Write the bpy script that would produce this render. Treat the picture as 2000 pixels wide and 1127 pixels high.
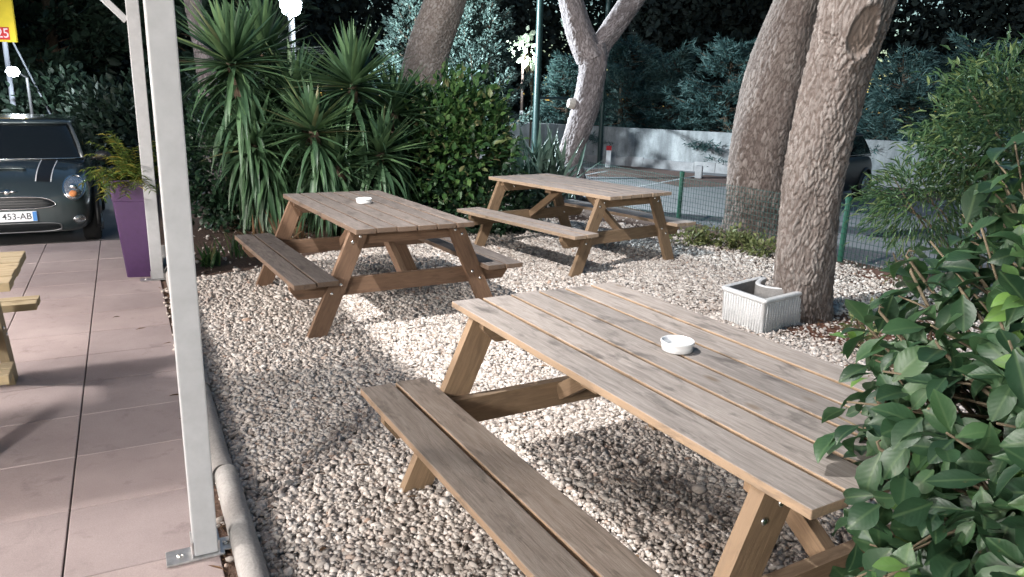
import bpy, bmesh, math, random
import numpy as np
from mathutils import Vector, Matrix
random.seed(7)
rng = np.random.default_rng(7)
R = math.radians
for o in list(bpy.data.objects): bpy.data.objects.remove(o)
S = bpy.context.scene
COL = S.collection

# ------------------------------------------------------------------ camera
F_PX, PIT, ROLL, CAMH = 1444.53, 0.253446, 0.0292421, 1.60477
_c, _s, _cr, _sr = math.cos(PIT), math.sin(PIT), math.cos(ROLL), math.sin(ROLL)
FW = Vector((0, _c, -_s)); R0 = Vector((1, 0, 0)); U0 = Vector((0, _s, _c))
RT = R0*_cr + U0*_sr; UP = U0*_cr - R0*_sr
CAMP = Vector((0, 0, CAMH))
cam = bpy.data.cameras.new('camera'); camo = bpy.data.objects.new('camera', cam); COL.objects.link(camo)
camo.matrix_world = Matrix(((RT.x, UP.x, -FW.x, 0), (RT.y, UP.y, -FW.y, 0), (RT.z, UP.z, -FW.z, CAMH), (0, 0, 0, 1)))
cam.sensor_width = 36; cam.lens = 36*F_PX/2000; cam.clip_end = 500; cam.clip_start = 0.05
S.camera = camo
def at(px, py, z=0.0):            # where the sight line through a photo point meets height z
    d = FW*F_PX + RT*(px-1000) - UP*(py-563.5)
    return CAMP + d*((z-CAMH)/d.z)
def atY(px, py, Y):               # ... meets distance Y
    d = FW*F_PX + RT*(px-1000) - UP*(py-563.5)
    return CAMP + d*(Y/d.y)

# terrace axes: s runs along the terrace edge, t across it towards the garden
SD = Vector((-0.46323, 0.88624, 0)); TD = Vector((0.88624, 0.46323, 0))
ANG = math.atan2(TD.y, TD.x)
def ts(t, s, z=0.0): return TD*t + SD*s + Vector((0, 0, z))

# ------------------------------------------------------------------ world and lamps
W = bpy.data.worlds.new('World'); S.world = W; W.use_nodes = True
nt = W.node_tree; bg = nt.nodes['Background']
sky = nt.nodes.new('ShaderNodeTexSky'); sky.sky_type = 'NISHITA'; sky.sun_disc = False
sky.sun_elevation = R(3.0); sky.sun_rotation = R(200); sky.ozone_density = 1.8; sky.air_density = 0.8; sky.dust_density = 0.0
nt.links.new(sky.outputs[0], bg.inputs[0]); bg.inputs[1].default_value = 0.125
S.view_settings.view_transform = 'Standard'; S.view_settings.look = 'None'
S.view_settings.gamma = 1; S.view_settings.exposure = 1.0
S.cycles.use_denoising = True
S.cycles.max_bounces = 6; S.cycles.diffuse_bounces = 3; S.cycles.glossy_bounces = 3
S.cycles.transmission_bounces = 4; S.cycles.transparent_max_bounces = 8
S.cycles.sample_clamp_indirect = 4; S.cycles.caustics_reflective = False; S.cycles.caustics_refractive = False

def lamp(kind, loc, watts, col, size=0.1, aim=None, cone=150, blend=1.0, parent=None):
    l = bpy.data.lights.new('lamp_light', kind); l.energy = watts; l.color = col
    l.shadow_soft_size = size
    o = bpy.data.objects.new('lamp_light', l); COL.objects.link(o); o.location = loc
    if kind == 'SPOT':
        l.spot_size = R(cone); l.spot_blend = blend
        o.rotation_euler = (Vector(aim)-Vector(loc)).to_track_quat('-Z', 'Y').to_euler()
    if parent is not None:
        o.parent = parent; o.matrix_parent_inverse = parent.matrix_world.inverted() if False else Matrix.Translation(-parent.location)
    return o
FLOOD = Vector((-2.15, 2.2, 5.0))
WALLL = Vector((-6.0, 2.7, 2.15))
FILL = Vector((-2.6, -2.6, 2.3))  # added fill lamp, brightens the shadowed gravel and the post front
STREET = atY(568, 14, 15.0)
SIGNL = atY(25, 140, 14.0)
GARD = atY(1022, 100, 22.5)
L_FLOOD = dict(watts=2080, col=(1.0, 0.96, 0.93), size=0.06, aim=(3.2, 10.5, 0), cone=165, blend=1.0)
L_WALL = dict(watts=700, col=(1.0, 0.93, 0.88), size=0.2)
L_FILL = dict(watts=640, col=(1.0, 0.965, 0.93), size=0.4)
L_STREET = dict(watts=4600, col=(0.80, 0.93, 1.0), size=0.12, aim=(5, 17, 0.3), cone=150, blend=0.5)
L_SIGN = dict(watts=60, col=(0.85, 0.95, 1.0), size=0.1)
L_GARD = dict(watts=260, col=(0.85, 0.95, 1.0), size=0.12)

# ------------------------------------------------------------------ object helpers
def link(o): COL.objects.link(o); return o
def tag(o, label=None, cat=None, group=None, kind=None):
    if label: o['label'] = label
    if cat: o['category'] = cat
    if group: o['group'] = group
    if kind: o['kind'] = kind
    return o
def thing(name, label, cat, loc=(0, 0, 0), rz=0.0, group=None):
    o = link(bpy.data.objects.new(name, None)); o.location = loc; o.rotation_euler = (0, 0, rz); o.empty_display_size = 0.1
    return tag(o, label, cat, group)
def mesh_np(name, V, F, mat=None, parent=None, smooth=False, attrs=None):
    """V (n,3); F array (m,k) or list of such arrays"""
    me = bpy.data.meshes.new(name)
    V = np.asarray(V, dtype=np.float32)
    Fs = F if isinstance(F, list) else [F]
    Fs = [np.asarray(f, dtype=np.int32) for f in Fs if len(f)]
    me.vertices.add(len(V)); me.vertices.foreach_set('co', V.ravel())
    nl = sum(f.size for f in Fs); npoly = sum(len(f) for f in Fs)
    me.loops.add(nl); me.loops.foreach_set('vertex_index', np.concatenate([f.ravel() for f in Fs]))
    me.polygons.add(npoly)
    tot = np.concatenate([np.full(len(f), f.shape[1], np.int32) for f in Fs])
    st = np.concatenate([[0], np.cumsum(tot)[:-1]]).astype(np.int32)
    me.polygons.foreach_set('loop_start', st)
    try: me.polygons.foreach_set('loop_total', tot)
    except Exception: pass
    me.polygons.foreach_set('use_smooth', np.full(npoly, bool(smooth)))
    me.update(calc_edges=True); me.validate()
    for k, a in (attrs or {}).items():
        a = np.asarray(a, dtype=np.float32)
        if a.ndim == 1:
            at_ = me.attributes.new(k, 'FLOAT', 'POINT'); at_.data.foreach_set('value', a)
        else:
            at_ = me.attributes.new(k, 'FLOAT_VECTOR', 'POINT'); at_.data.foreach_set('vector', a.ravel())
    if mat: me.materials.append(mat)
    o = link(bpy.data.objects.new(name, me))
    if parent is not None: o.parent = parent
    return o
def obj_bm(name, bm, mat=None, parent=None, smooth=False):
    me = bpy.data.meshes.new(name)
    bmesh.ops.recalc_face_normals(bm, faces=bm.faces)
    bm.to_mesh(me); bm.free()
    if smooth:
        for p in me.polygons: p.use_smooth = True
    if mat: me.materials.append(mat)
    o = link(bpy.data.objects.new(name, me))
    if parent is not None: o.parent = parent
    return o

class MB:
    """collects shapes for ONE mesh object"""
    def __init__(s): s.V = []; s.F3 = []; s.F4 = []; s.n = 0; s.BC = []; s.RN = []
    def add(s, V, F, bc=None, rn=0.0):
        V = np.asarray(V, float); s.V.append(V)
        for f in F:
            (s.F4 if len(f) == 4 else s.F3).append([i+s.n for i in f])
        s.BC.append(V if bc is None else bc); s.RN.append(np.full(len(V), rn)); s.n += len(V)
    def board(s, a, b, w, t, up=(0, 0, 1), bev=0.004, rn=None, cuts=None):
        """plank from a to b (centre line), width w across, thickness t along up"""
        a, b, up = Vector(a), Vector(b), Vector(up)
        x = (b-a).normalized(); y = up.cross(x).normalized(); z = x.cross(y)
        L = (b-a).length; rn = random.random() if rn is None else rn
        sx0 = sx1 = None
        V, F = bev_box(L, w, t, bev)
        if cuts:   # shear the ends so that they end flat: cuts=(k0,k1) adds k*y to x at either end
            V = V.copy(); k0, k1 = cuts
            V[:, 0] += np.where(V[:, 0] < 0, k0*V[:, 1], k1*V[:, 1])
        M = np.array([x, y, z]); c = np.array((a+b)/2)
        bc = V + np.array([rn*37.0, rn*11.0, rn*5.0])
        s.add(V @ M + c, F, bc, rn)
    def prism(s, poly, x0, x1, axis='x', rn=None, bev=0):
        """polygon (list of 2-tuples) extruded along an axis"""
        rn = random.random() if rn is None else rn
        n = len(poly); V = []
        for x in (x0, x1):
            for p in poly:
                V.append({'x': (x, p[0], p[1]), 'y': (p[0], x, p[1]), 'z': (p[0], p[1], x)}[axis])
        F = [[i, (i+1) % n, n+(i+1) % n, n+i] for i in range(n)]
        V = np.array(V)
        # caps as fans
        c0 = V[:n].mean(0); c1 = V[n:].mean(0); V = np.vstack([V, c0, c1])
        F += [[(i+1) % n, i, 2*n] for i in range(n)] + [[n+i, n+(i+1) % n, 2*n+1] for i in range(n)]
        bc = np.stack([V[:, 1], V[:, 2], V[:, 0]], 1)+np.array([rn*37, rn*11, rn*5])
        s.add(V, F, bc, rn)
    def tube(s, pts, rad, n=8, cap=True, rn=None):
        V, F = tube_np(pts, rad, n, cap); s.add(V, F, None, random.random() if rn is None else rn)
    def cyl(s, a, b, r, n=12, r2=None): s.tube([a, b], [r, r if r2 is None else r2], n)
    def box(s, c, d, rz=0, bev=0.0, rn=0.0):
        V, F = bev_box(d[0], d[1], d[2], bev) if bev else raw_box(*d)
        ca, sa = math.cos(rz), math.sin(rz)
        V = V @ np.array([[ca, sa, 0], [-sa, ca, 0], [0, 0, 1]]) + np.array(c)
        s.add(V, F, None, rn)
    def build(s, name, mat, parent=None, smooth=False):
        V = np.concatenate(s.V)
        fs = [np.array(f) for f in (s.F4, s.F3) if len(f)]
        return mesh_np(name, V, fs, mat, parent, smooth, {'bc': np.concatenate(s.BC), 'rnd': np.concatenate(s.RN)})
_bb = {}
def bev_box(L, w, t, b):
    k = (round(L, 4), round(w, 4), round(t, 4), b)
    if k not in _bb:
        bm = bmesh.new(); bmesh.ops.create_cube(bm, size=1)
        for v in bm.verts: v.co = Vector((v.co.x*L, v.co.y*w, v.co.z*t))
        if b: bmesh.ops.bevel(bm, geom=bm.edges[:], offset=b, segments=2, affect='EDGES', profile=0.6)
        bmesh.ops.recalc_face_normals(bm, faces=bm.faces)
        bm.verts.ensure_lookup_table()
        F = []
        for f in bm.faces:
            vs = [v.index for v in f.verts]
            F.append(vs)
        V = np.array([v.co[:] for v in bm.verts])
        F2 = []
        for f in F:
            if len(f) <= 4: F2.append(f)
            else: F2 += [[f[0], f[i], f[i+1]] for i in range(1, len(f)-1)]
        bm.free(); _bb[k] = (V, F2)
    return _bb[k]
def raw_box(x, y, z):
    V = np.array([(i*x/2, j*y/2, k*z/2) for i in (-1, 1) for j in (-1, 1) for k in (-1, 1)], float)
    return V, [[0, 1, 3, 2], [4, 6, 7, 5], [0, 4, 5, 1], [2, 3, 7, 6], [0, 2, 6, 4], [1, 5, 7, 3]]
def tube_np(pts, rad, n=8, cap=True):
    P = np.array([tuple(p) for p in pts], float); m = len(P)
    rad = np.full(m, rad) if np.isscalar(rad) else np.asarray(rad, float)
    T = np.gradient(P, axis=0); T /= np.linalg.norm(T, axis=1)[:, None]+1e-12
    ref = np.array([1., 0, 0]) if abs(T[0, 0]) < 0.8 else np.array([0, 1., 0])
    V = []
    for i in range(m):
        a = np.cross(T[i], ref); a /= np.linalg.norm(a)+1e-12; b = np.cross(T[i], a); ref = np.cross(a, T[i])
        th = np.arange(n)*2*np.pi/n
        V.append(P[i]+rad[i]*(np.cos(th)[:, None]*a+np.sin(th)[:, None]*b))
    V = np.concatenate(V); F = []
    for i in range(m-1):
        for j in range(n):
            k = (j+1) % n
            F.append([i*n+j, (i*n+k), (i+1)*n+k, (i+1)*n+j])
    if cap:
        V = np.vstack([V, P[0], P[-1]]); c0 = len(V)-2
        F += [[(j+1) % n, j, c0] for j in range(n)] + [[(m-1)*n+j, (m-1)*n+(j+1) % n, c0+1] for j in range(n)]
    return V, F

def lathe(name, prof, mat, parent=None, n=40, loc=(0, 0, 0), smooth=True):
    P = np.array(prof, float); m = len(P); th = np.arange(n)*2*np.pi/n
    V = np.stack([P[:, 0][:, None]*np.cos(th), P[:, 0][:, None]*np.sin(th), np.repeat(P[:, 1][:, None], n, 1)], 2).reshape(-1, 3)
    F = [[i*n+j, i*n+(j+1) % n, (i+1)*n+(j+1) % n, (i+1)*n+j] for i in range(m-1) for j in range(n)]
    o = mesh_np(name, V+np.array(loc), np.array(F), mat, parent, smooth)
    return o
def copy_tree(o, parent=None):
    c = o.copy(); COL.objects.link(c)
    if parent is not None: c.parent = parent
    for ch in list(o.children): copy_tree(ch, c)
    return c

# ------------------------------------------------------------------ materials
def newmat(name):
    m = bpy.data.materials.new(name); m.use_nodes = True
    return m, m.node_tree, m.node_tree.nodes['Principled BSDF']
def N(nt, t, **kw):
    n = nt.nodes.new(t)
    for k, v in kw.items(): setattr(n, k, v)
    return n
def ramp(nt, fac, stops, interp='LINEAR'):
    r = N(nt, 'ShaderNodeValToRGB'); r.color_ramp.interpolation = interp
    el = r.color_ramp.elements
    while len(el) < len(stops): el.new(0.5)
    for e, (p, c) in zip(el, stops): e.position = p; e.color = (*c, 1) if len(c) == 3 else c
    nt.links.new(fac, r.inputs[0]); return r.outputs[0]
def mixc(nt, fac, a, b, mode='MIX'):
    m = N(nt, 'ShaderNodeMix', data_type='RGBA', blend_type=mode)
    for sock, v in ((m.inputs[0], fac), (m.inputs[6], a), (m.inputs[7], b)):
        if hasattr(v, 'is_linked') or hasattr(v, 'links'): nt.links.new(v, sock)
        elif isinstance(v, (int, float)): sock.default_value = v
        else: sock.default_value = (*v, 1)
    return m.outputs[2]
def noise(nt, vec, scale, detail=4, rough=0.55, dist=0.0):
    n = N(nt, 'ShaderNodeTexNoise'); n.inputs['Scale'].default_value = scale; n.inputs['Detail'].default_value = detail
    n.inputs['Roughness'].default_value = rough; n.inputs['Distortion'].default_value = dist
    if vec is not None: nt.links.new(vec, n.inputs['Vector'])
    return n.outputs[0]
def mapping(nt, vec, scale=(1, 1, 1), rot=(0, 0, 0), loc=(0, 0, 0)):
    m = N(nt, 'ShaderNodeMapping'); m.inputs['Scale'].default_value = scale; m.inputs['Rotation'].default_value = rot; m.inputs['Location'].default_value = loc
    nt.links.new(vec, m.inputs[0]); return m.outputs[0]
def attr(nt, name, out=2):
    a = N(nt, 'ShaderNodeAttribute', attribute_name=name); return a.outputs[out]
def objco(nt): return N(nt, 'ShaderNodeTexCoord').outputs['Object']
def bump(nt, b, h, strength=0.3, dist=0.01):
    n = N(nt, 'ShaderNodeBump'); n.inputs['Strength'].default_value = strength; n.inputs['Distance'].default_value = dist
    nt.links.new(h, n.inputs['Height']); nt.links.new(n.outputs[0], b.inputs['Normal'])
def math_(nt, op, a, b=None):
    m = N(nt, 'ShaderNodeMath', operation=op)
    for i, v in enumerate((a, b)):
        if v is None: continue
        if isinstance(v, (int, float)): m.inputs[i].default_value = v
        else: nt.links.new(v, m.inputs[i])
    return m.outputs[0]

def wood(name, lo, mid, hi, fresh, weather=1.0, stain=0.5, rough=0.75):
    """boards: grain along the board, weathered upper faces, fresher edges"""
    m, nt, b = newmat(name)
    bc = attr(nt, 'bc', 1)
    g1 = noise(nt, mapping(nt, bc, (2.6, 24, 24)), 2.2, 6, 0.65, 1.1)
    g2 = noise(nt, mapping(nt, bc, (5, 120, 120)), 2.0, 3, 0.6, 0.2)
    st = noise(nt, mapping(nt, bc, (3.0, 7, 7)), 1.7, 5, 0.62, 0.4)
    c = ramp(nt, g1, [(0.28, lo), (0.5, mid), (0.72, hi)])
    c = mixc(nt, math_(nt, 'MULTIPLY', ramp(nt, g2, [(0.35, (0, 0, 0)), (0.7, (1, 1, 1))]), 0.35), c, lo)
    # fresher wood on the faces that do not look up
    nz = N(nt, 'ShaderNodeSeparateXYZ'); tc = N(nt, 'ShaderNodeNewGeometry'); nt.links.new(tc.outputs['True Normal'], nz.inputs[0])
    side = ramp(nt, nz.outputs[2], [(0.25, (1, 1, 1)), (0.75, (0, 0, 0))])
    fr = mixc(nt, ramp(nt, g1, [(0.3, (0, 0, 0)), (0.75, (1, 1, 1))]), fresh, tuple(x*0.55 for x in fresh))
    c = mixc(nt, math_(nt, 'MULTIPLY', side, weather), c, fr)
    rn = attr(nt, 'rnd')
    c = mixc(nt, 1.0, c, ramp(nt, rn, [(0, (0.80, 0.79, 0.78)), (0.5, (1, 0.98, 0.96)), (1, (1.12, 1.08, 1.04))]), 'MULTIPLY')
    # dark stains and knots
    c = mixc(nt, math_(nt, 'MULTIPLY', ramp(nt, st, [(0.54, (0, 0, 0)), (0.68, (1, 1, 1))]), stain), c, tuple(x*0.35 for x in lo))
    kn = N(nt, 'ShaderNodeTexVoronoi'); kn.inputs['Scale'].default_value = 1.0
    nt.links.new(mapping(nt, bc, (3.4, 8.5, 8.5)), kn.inputs['Vector'])
    c = mixc(nt, math_(nt, 'MULTIPLY', ramp(nt, kn.outputs['Distance'], [(0.06, (1, 1, 1)), (0.15, (0, 0, 0))]), 0.7), c, tuple(x*0.4 for x in fresh))
    nt.links.new(c, b.inputs['Base Color']); b.inputs['Roughness'].default_value = rough
    b.inputs['Specular IOR Level'].default_value = 0.3
    bump(nt, b, math_(nt, 'ADD', g1, math_(nt, 'MULTIPLY', g2, 0.6)), 0.35, 0.004)
    return m
W_OLD = wood('weathered_pine', (0.20, 0.18, 0.165), (0.32, 0.29, 0.27), (0.43, 0.395, 0.37), (0.38, 0.265, 0.165), 0.85, 0.7)
W_LEG = wood('stained_pine', (0.17, 0.12, 0.08), (0.26, 0.19, 0.13), (0.34, 0.255, 0.18), (0.27, 0.185, 0.115), 1.0, 0.35)
W_BENCH = wood('bench_pine', (0.21, 0.175, 0.145), (0.33, 0.28, 0.24), (0.42, 0.37, 0.32), (0.30, 0.205, 0.13), 0.9, 0.6)
W_DARK = wood('dark_weathered_pine', (0.11, 0.093, 0.083), (0.195, 0.17, 0.155), (0.28, 0.25, 0.23), (0.17, 0.115, 0.08), 0.9, 0.6)
W_DLEG = wood('dark_stained_pine', (0.12, 0.075, 0.05), (0.18, 0.12, 0.08), (0.25, 0.175, 0.12), (0.185, 0.115, 0.075), 1.0, 0.3)
W_PINK = wood('bleached_pine', (0.29, 0.25, 0.23), (0.45, 0.40, 0.37), (0.56, 0.505, 0.47), (0.37, 0.27, 0.18), 0.85, 0.35)
W_NEW = wood('new_yellow_pine', (0.33, 0.26, 0.155), (0.45, 0.375, 0.25), (0.54, 0.47, 0.33), (0.40, 0.32, 0.19), 0.7, 0.12)

def simple(name, col, rough=0.6, metal=0.0, spec=0.5, nscale=0, namp=0.15, bumps=0.0, coat=0.0):
    m, nt, b = newmat(name)
    b.inputs['Roughness'].default_value = rough; b.inputs['Metallic'].default_value = metal
    b.inputs['Specular IOR Level'].default_value = spec; b.inputs['Coat Weight'].default_value = coat
    if nscale:
        n = noise(nt, objco(nt), nscale, 5, 0.6)
        c = ramp(nt, n, [(0.3, tuple(x*(1-namp) for x in col)), (0.7, tuple(min(1, x*(1+namp)) for x in col))])
        nt.links.new(c, b.inputs['Base Color'])
        if bumps: bump(nt, b, n, bumps, 0.01)
    else: b.inputs['Base Color'].default_value = (*col, 1)
    return m
def emit(name, col, strength):
    m, nt, b = newmat(name); b.inputs['Base Color'].default_value = (*col, 1)
    b.inputs['Emission Color'].default_value = (*col, 1); b.inputs['Emission Strength'].default_value = strength
    return m
def leafmat(name, stops, rough=0.4, trans=0.25, spec=0.45, vein=False):
    m, nt, b = newmat(name)
    rn = attr(nt, 'rnd')
    c = ramp(nt, rn, stops)
    n = noise(nt, objco(nt), 9, 3)
    c = mixc(nt, 1.0, c, ramp(nt, n, [(0.3, (0.75, 0.78, 0.75)), (0.7, (1.15, 1.12, 1.1))]), 'MULTIPLY')
    if vein:
        a = attr(nt, 'bc', 1); sx = N(nt, 'ShaderNodeSeparateXYZ'); nt.links.new(a, sx.inputs[0])
        mid = ramp(nt, math_(nt, 'ABSOLUTE', sx.outputs[1]), [(0.02, (1, 1, 1)), (0.07, (0, 0, 0))])
        wv = math_(nt, 'SINE', math_(nt, 'MULTIPLY', math_(nt, 'SUBTRACT', sx.outputs[0], math_(nt, 'MULTIPLY', math_(nt, 'ABSOLUTE', sx.outputs[1]), 0.55)), 52.0))
        sp = noise(nt, objco(nt), 60, 3, 0.7)
        c = mixc(nt, math_(nt, 'MULTIPLY', ramp(nt, sp, [(0.66, (0, 0, 0)), (0.74, (1, 1, 1))]), 0.5), c, (0.10, 0.085, 0.035))
        c = mixc(nt, math_(nt, 'MULTIPLY', mid, 0.4), c, (0.10, 0.16, 0.07))
        bump(nt, b, math_(nt, 'ADD', wv, math_(nt, 'MULTIPLY', mid, -4.0)), 0.06, 0.002)
    nt.links.new(c, b.inputs['Base Color'])
    b.inputs['Roughness'].default_value = rough; b.inputs['Specular IOR Level'].default_value = spec
    if trans:
        tr = N(nt, 'ShaderNodeBsdfTranslucent'); nt.links.new(c, tr.inputs[0])
        mx = N(nt, 'ShaderNodeMixShader'); mx.inputs[0].default_value = trans
        nt.links.new(b.outputs[0], mx.inputs[1]); nt.links.new(tr.outputs[0], mx.inputs[2])
        nt.links.new(mx.outputs[0], nt.nodes['Material Output'].inputs['Surface'])
    return m

M_PAINT = simple('white_powder_coat', (0.41, 0.42, 0.43), 0.42, 0, 0.5, 14, 0.09, 0.03)
M_GALV = simple('galvanised_steel', (0.62, 0.62, 0.62), 0.35, 0.9, 0.5, 40, 0.2)
M_BOLT = simple('bolt_steel', (0.75, 0.75, 0.73), 0.25, 1.0)
M_PURPLE = simple('purple_plastic', (0.038, 0.012, 0.058), 0.45, 0, 0.5, 30, 0.12, 0.05)
M_CER = simple('white_ceramic', (0.80, 0.81, 0.82), 0.18, 0, 0.5)
M_GREENM = simple('green_painted_steel', (0.012, 0.085, 0.055), 0.4)
M_GREENP = simple('dark_green_pole_paint', (0.007, 0.028, 0.026), 0.45, 0, 0.5, 20, 0.2)
M_WIRE = simple('fence_wire', (0.012, 0.05, 0.04), 0.45)
M_BARK0 = simple('thin_bark', (0.10, 0.075, 0.055), 0.9, 0, 0.2, 30, 0.4, 0.5)
M_STEM = simple('shrub_stem', (0.13, 0.105, 0.07), 0.85, 0, 0.2, 40, 0.3, 0.3)
M_RED = simple('red_paint', (0.55, 0.02, 0.03), 0.4)
M_WHITE = simple('white_paint', (0.82, 0.82, 0.82), 0.45)
M_BLACK = simple('black_plastic', (0.012, 0.012, 0.013), 0.45)
M_RUBBER = simple('tyre_rubber', (0.015, 0.015, 0.015), 0.8)

# ------------------------------------------------------------------ leaves
def frames(D, Nn):
    D = D/(np.linalg.norm(D, axis=1)[:, None]+1e-9)
    X = np.cross(D, Nn); X /= np.linalg.norm(X, axis=1)[:, None]+1e-9
    Z = np.cross(X, D)
    return D, X, Z
def leaf_template(kind):
    # rows along the leaf: (along, half width, sag); fold lifts the edges
    if kind == 'small': rows = [(0, 0.06, 0), (0.35, 0.5, 0.03), (0.7, 0.38, 0.0), (1, 0.03, -0.08)]
    elif kind == 'lance': rows = [(0, 0.15, 0), (0.4, 0.5, 0.02), (1, 0.03, -0.10)]
    elif kind == 'broad': rows = [(0, 0.05, 0), (0.12, 0.12, 0.01), (0.3, 0.38, 0.02), (0.5, 0.5, 0.02), (0.7, 0.45, -0.01), (0.87, 0.25, -0.06), (1, 0.02, -0.12)]
    elif kind == 'needle': rows = [(0, 0.5, 0), (1, 0.08, -0.05)]
    V = []; BC = []
    for a, w, z in rows:
        V += [(a, -w, z+0.10*w*2), (a, 0, z), (a, w, z+0.10*w*2)]
        BC += [(a, -w, 0), (a, 0, 0), (a, w, 0)]
    F = []
    for i in range(len(rows)-1):
        for j in (0, 1):
            F.append([3*i+j, 3*i+j+1, 3*i+j+4, 3*i+j+3])
    if kind == 'needle':
        V = [(0, -.5, 0), (0, .5, 0), (1, .1, -.05), (1, -.1, -.05)]; BC = V; F = [[0, 1, 2, 3]]
    return np.array(V, float), np.array(F), np.array(BC, float)
def leaf_arrays(P, D, Nn, L, Wd, kind='small', rnd=None):
    T, F, BC = leaf_template(kind); n = len(P); k = len(T)
    D, X, Z = frames(D, Nn)
    L = np.broadcast_to(L, (n,)); Wd = np.broadcast_to(Wd, (n,))
    sag = rng.uniform(-0.6, 2.2, n)
    V = P[:, None, :] + D[:, None, :]*(T[:, 0][None, :, None]*L[:, None, None]) + X[:, None, :]*(T[:, 1][None, :, None]*Wd[:, None, None]) \
        + Z[:, None, :]*((T[:, 2][None, :]*np.where(T[:, 2] < 0, 1, 1)[None, :]*L[:, None]*np.where(T[:, 2][None, :] < 0, sag[:, None], 1.0))[:, :, None])
    FF = (F[None]+(np.arange(n)*k)[:, None, None]).reshape(-1, F.shape[1])
    rnd = rng.random(n) if rnd is None else rnd
    return V.reshape(-1, 3), FF, np.repeat(rnd, k), np.tile(BC, (n, 1))
def leaves_obj(name, parts, mat, parent=None, smooth=True):
    V = []; F = []; Rn = []; B = []; o = 0
    for v, f, r, b in parts:
        V.append(v); F.append(f+o); Rn.append(r); B.append(b); o += len(v)
    return mesh_np(name, np.concatenate(V), np.concatenate(F), mat, parent, smooth, {'rnd': np.concatenate(Rn), 'bc': np.concatenate(B)})
def unit(n):
    v = rng.normal(size=(n, 3)); return v/np.linalg.norm(v, axis=1)[:, None]

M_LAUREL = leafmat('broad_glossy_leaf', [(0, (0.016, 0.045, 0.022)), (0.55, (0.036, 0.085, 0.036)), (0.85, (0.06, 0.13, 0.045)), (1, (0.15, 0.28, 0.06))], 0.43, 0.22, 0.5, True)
M_SHRUB = leafmat('green_shrub_leaf', [(0, (0.022, 0.06, 0.024)), (0.55, (0.055, 0.13, 0.038)), (0.88, (0.11, 0.20, 0.06)), (1, (0.26, 0.23, 0.12))], 0.45, 0.3)
M_IVY = leafmat('dark_ivy_leaf', [(0, (0.010, 0.026, 0.014)), (1, (0.03, 0.07, 0.035))], 0.35, 0.1)
M_YUC = leafmat('yucca_blade', [(0, (0.042, 0.09, 0.048)), (0.7, (0.09, 0.17, 0.082)), (0.95, (0.15, 0.25, 0.11)), (1, (0.20, 0.19, 0.10))], 0.42, 0.15)
M_DRY = leafmat('dry_blade', [(0, (0.10, 0.06, 0.035)), (1, (0.25, 0.15, 0.08))], 0.8, 0.2)
M_OLE = leafmat('willow_like_leaf', [(0, (0.05, 0.11, 0.055)), (0.7, (0.10, 0.18, 0.075)), (1, (0.20, 0.26, 0.10))], 0.45, 0.3)
M_CON = leafmat('blue_conifer_needles', [(0, (0.032, 0.075, 0.075)), (0.7, (0.075, 0.145, 0.14)), (1, (0.13, 0.21, 0.20))], 0.6, 0.1)
M_GREY = leafmat('grey_green_foliage', [(0, (0.03, 0.055, 0.05)), (0.7, (0.07, 0.11, 0.10)), (1, (0.12, 0.17, 0.15))], 0.6, 0.15)
M_FARF = leafmat('far_leaf', [(0, (0.003, 0.006, 0.005)), (1, (0.011, 0.019, 0.016))], 0.8, 0.0)
M_DARKF = leafmat('dark_hedge_leaf', [(0, (0.010, 0.022, 0.015)), (1, (0.028, 0.055, 0.034))], 0.6, 0.1)
M_FERN = leafmat('yellow_fern', [(0, (0.05, 0.11, 0.02)), (0.6, (0.12, 0.17, 0.03)), (1, (0.28, 0.24, 0.04))], 0.5, 0.3)
M_AGA = leafmat('grey_sword_leaf', [(0, (0.05, 0.09, 0.07)), (1, (0.12, 0.18, 0.145))], 0.5, 0.1)
M_WEED = leafmat('pale_weed_leaf', [(0, (0.09, 0.12, 0.04)), (1, (0.24, 0.26, 0.11))], 0.6, 0.3)
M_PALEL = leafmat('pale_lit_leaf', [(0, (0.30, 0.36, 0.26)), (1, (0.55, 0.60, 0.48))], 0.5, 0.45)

# ================================================================== ground
def sheet(name, poly, z, mat, thick=0.0):
    bm = bmesh.new(); vs = [bm.verts.new((p[0], p[1], z)) for p in poly]
    f = bm.faces.new(vs)
    if f.normal.z < 0: f.normal_flip()
    if thick:
        r = bmesh.ops.extrude_face_region(bm, geom=[f]); bmesh.ops.translate(bm, vec=(0, 0, -thick), verts=[v for v in r['geom'] if isinstance(v, bmesh.types.BMVert)])
    o = obj_bm(name, bm, mat); 
    o['kind'] = 'structure'; return o
# asphalt
def asphalt():
    m, nt, b = newmat('asphalt'); oc = objco(nt)
    n1 = noise(nt, oc, 0.35, 5, 0.6); n2 = noise(nt, oc, 160, 2, 0.6)
    c = ramp(nt, n1, [(0.3, (0.19, 0.185, 0.19)), (0.7, (0.28, 0.272, 0.278))])
    c = mixc(nt, 0.6, c, ramp(nt, n2, [(0.3, (0.5, 0.5, 0.5)), (0.75, (1.3, 1.3, 1.3))]), 'MULTIPLY')
    nt.links.new(c, b.inputs['Base Color']); b.inputs['Roughness'].default_value = 0.85
    bump(nt, b, n2, 0.5, 0.006); return m
M_ASPH = asphalt()
def earth(name, a, bcol, sc=1.2):
    m, nt, b = newmat(name); oc = objco(nt)
    n1 = noise(nt, oc, sc, 6, 0.65); n2 = noise(nt, oc, 45, 4, 0.7)
    c = mixc(nt, ramp(nt, n1, [(0.35, (0, 0, 0)), (0.65, (1, 1, 1))]), a, bcol)
    c = mixc(nt, 0.8, c, ramp(nt, n2, [(0.3, (0.45, 0.42, 0.4)), (0.7, (1.4, 1.35, 1.3))]), 'MULTIPLY')
    nt.links.new(c, b.inputs['Base Color']); b.inputs['Roughness'].default_value = 0.95
    bump(nt, b, n2, 0.8, 0.02); return m
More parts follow.
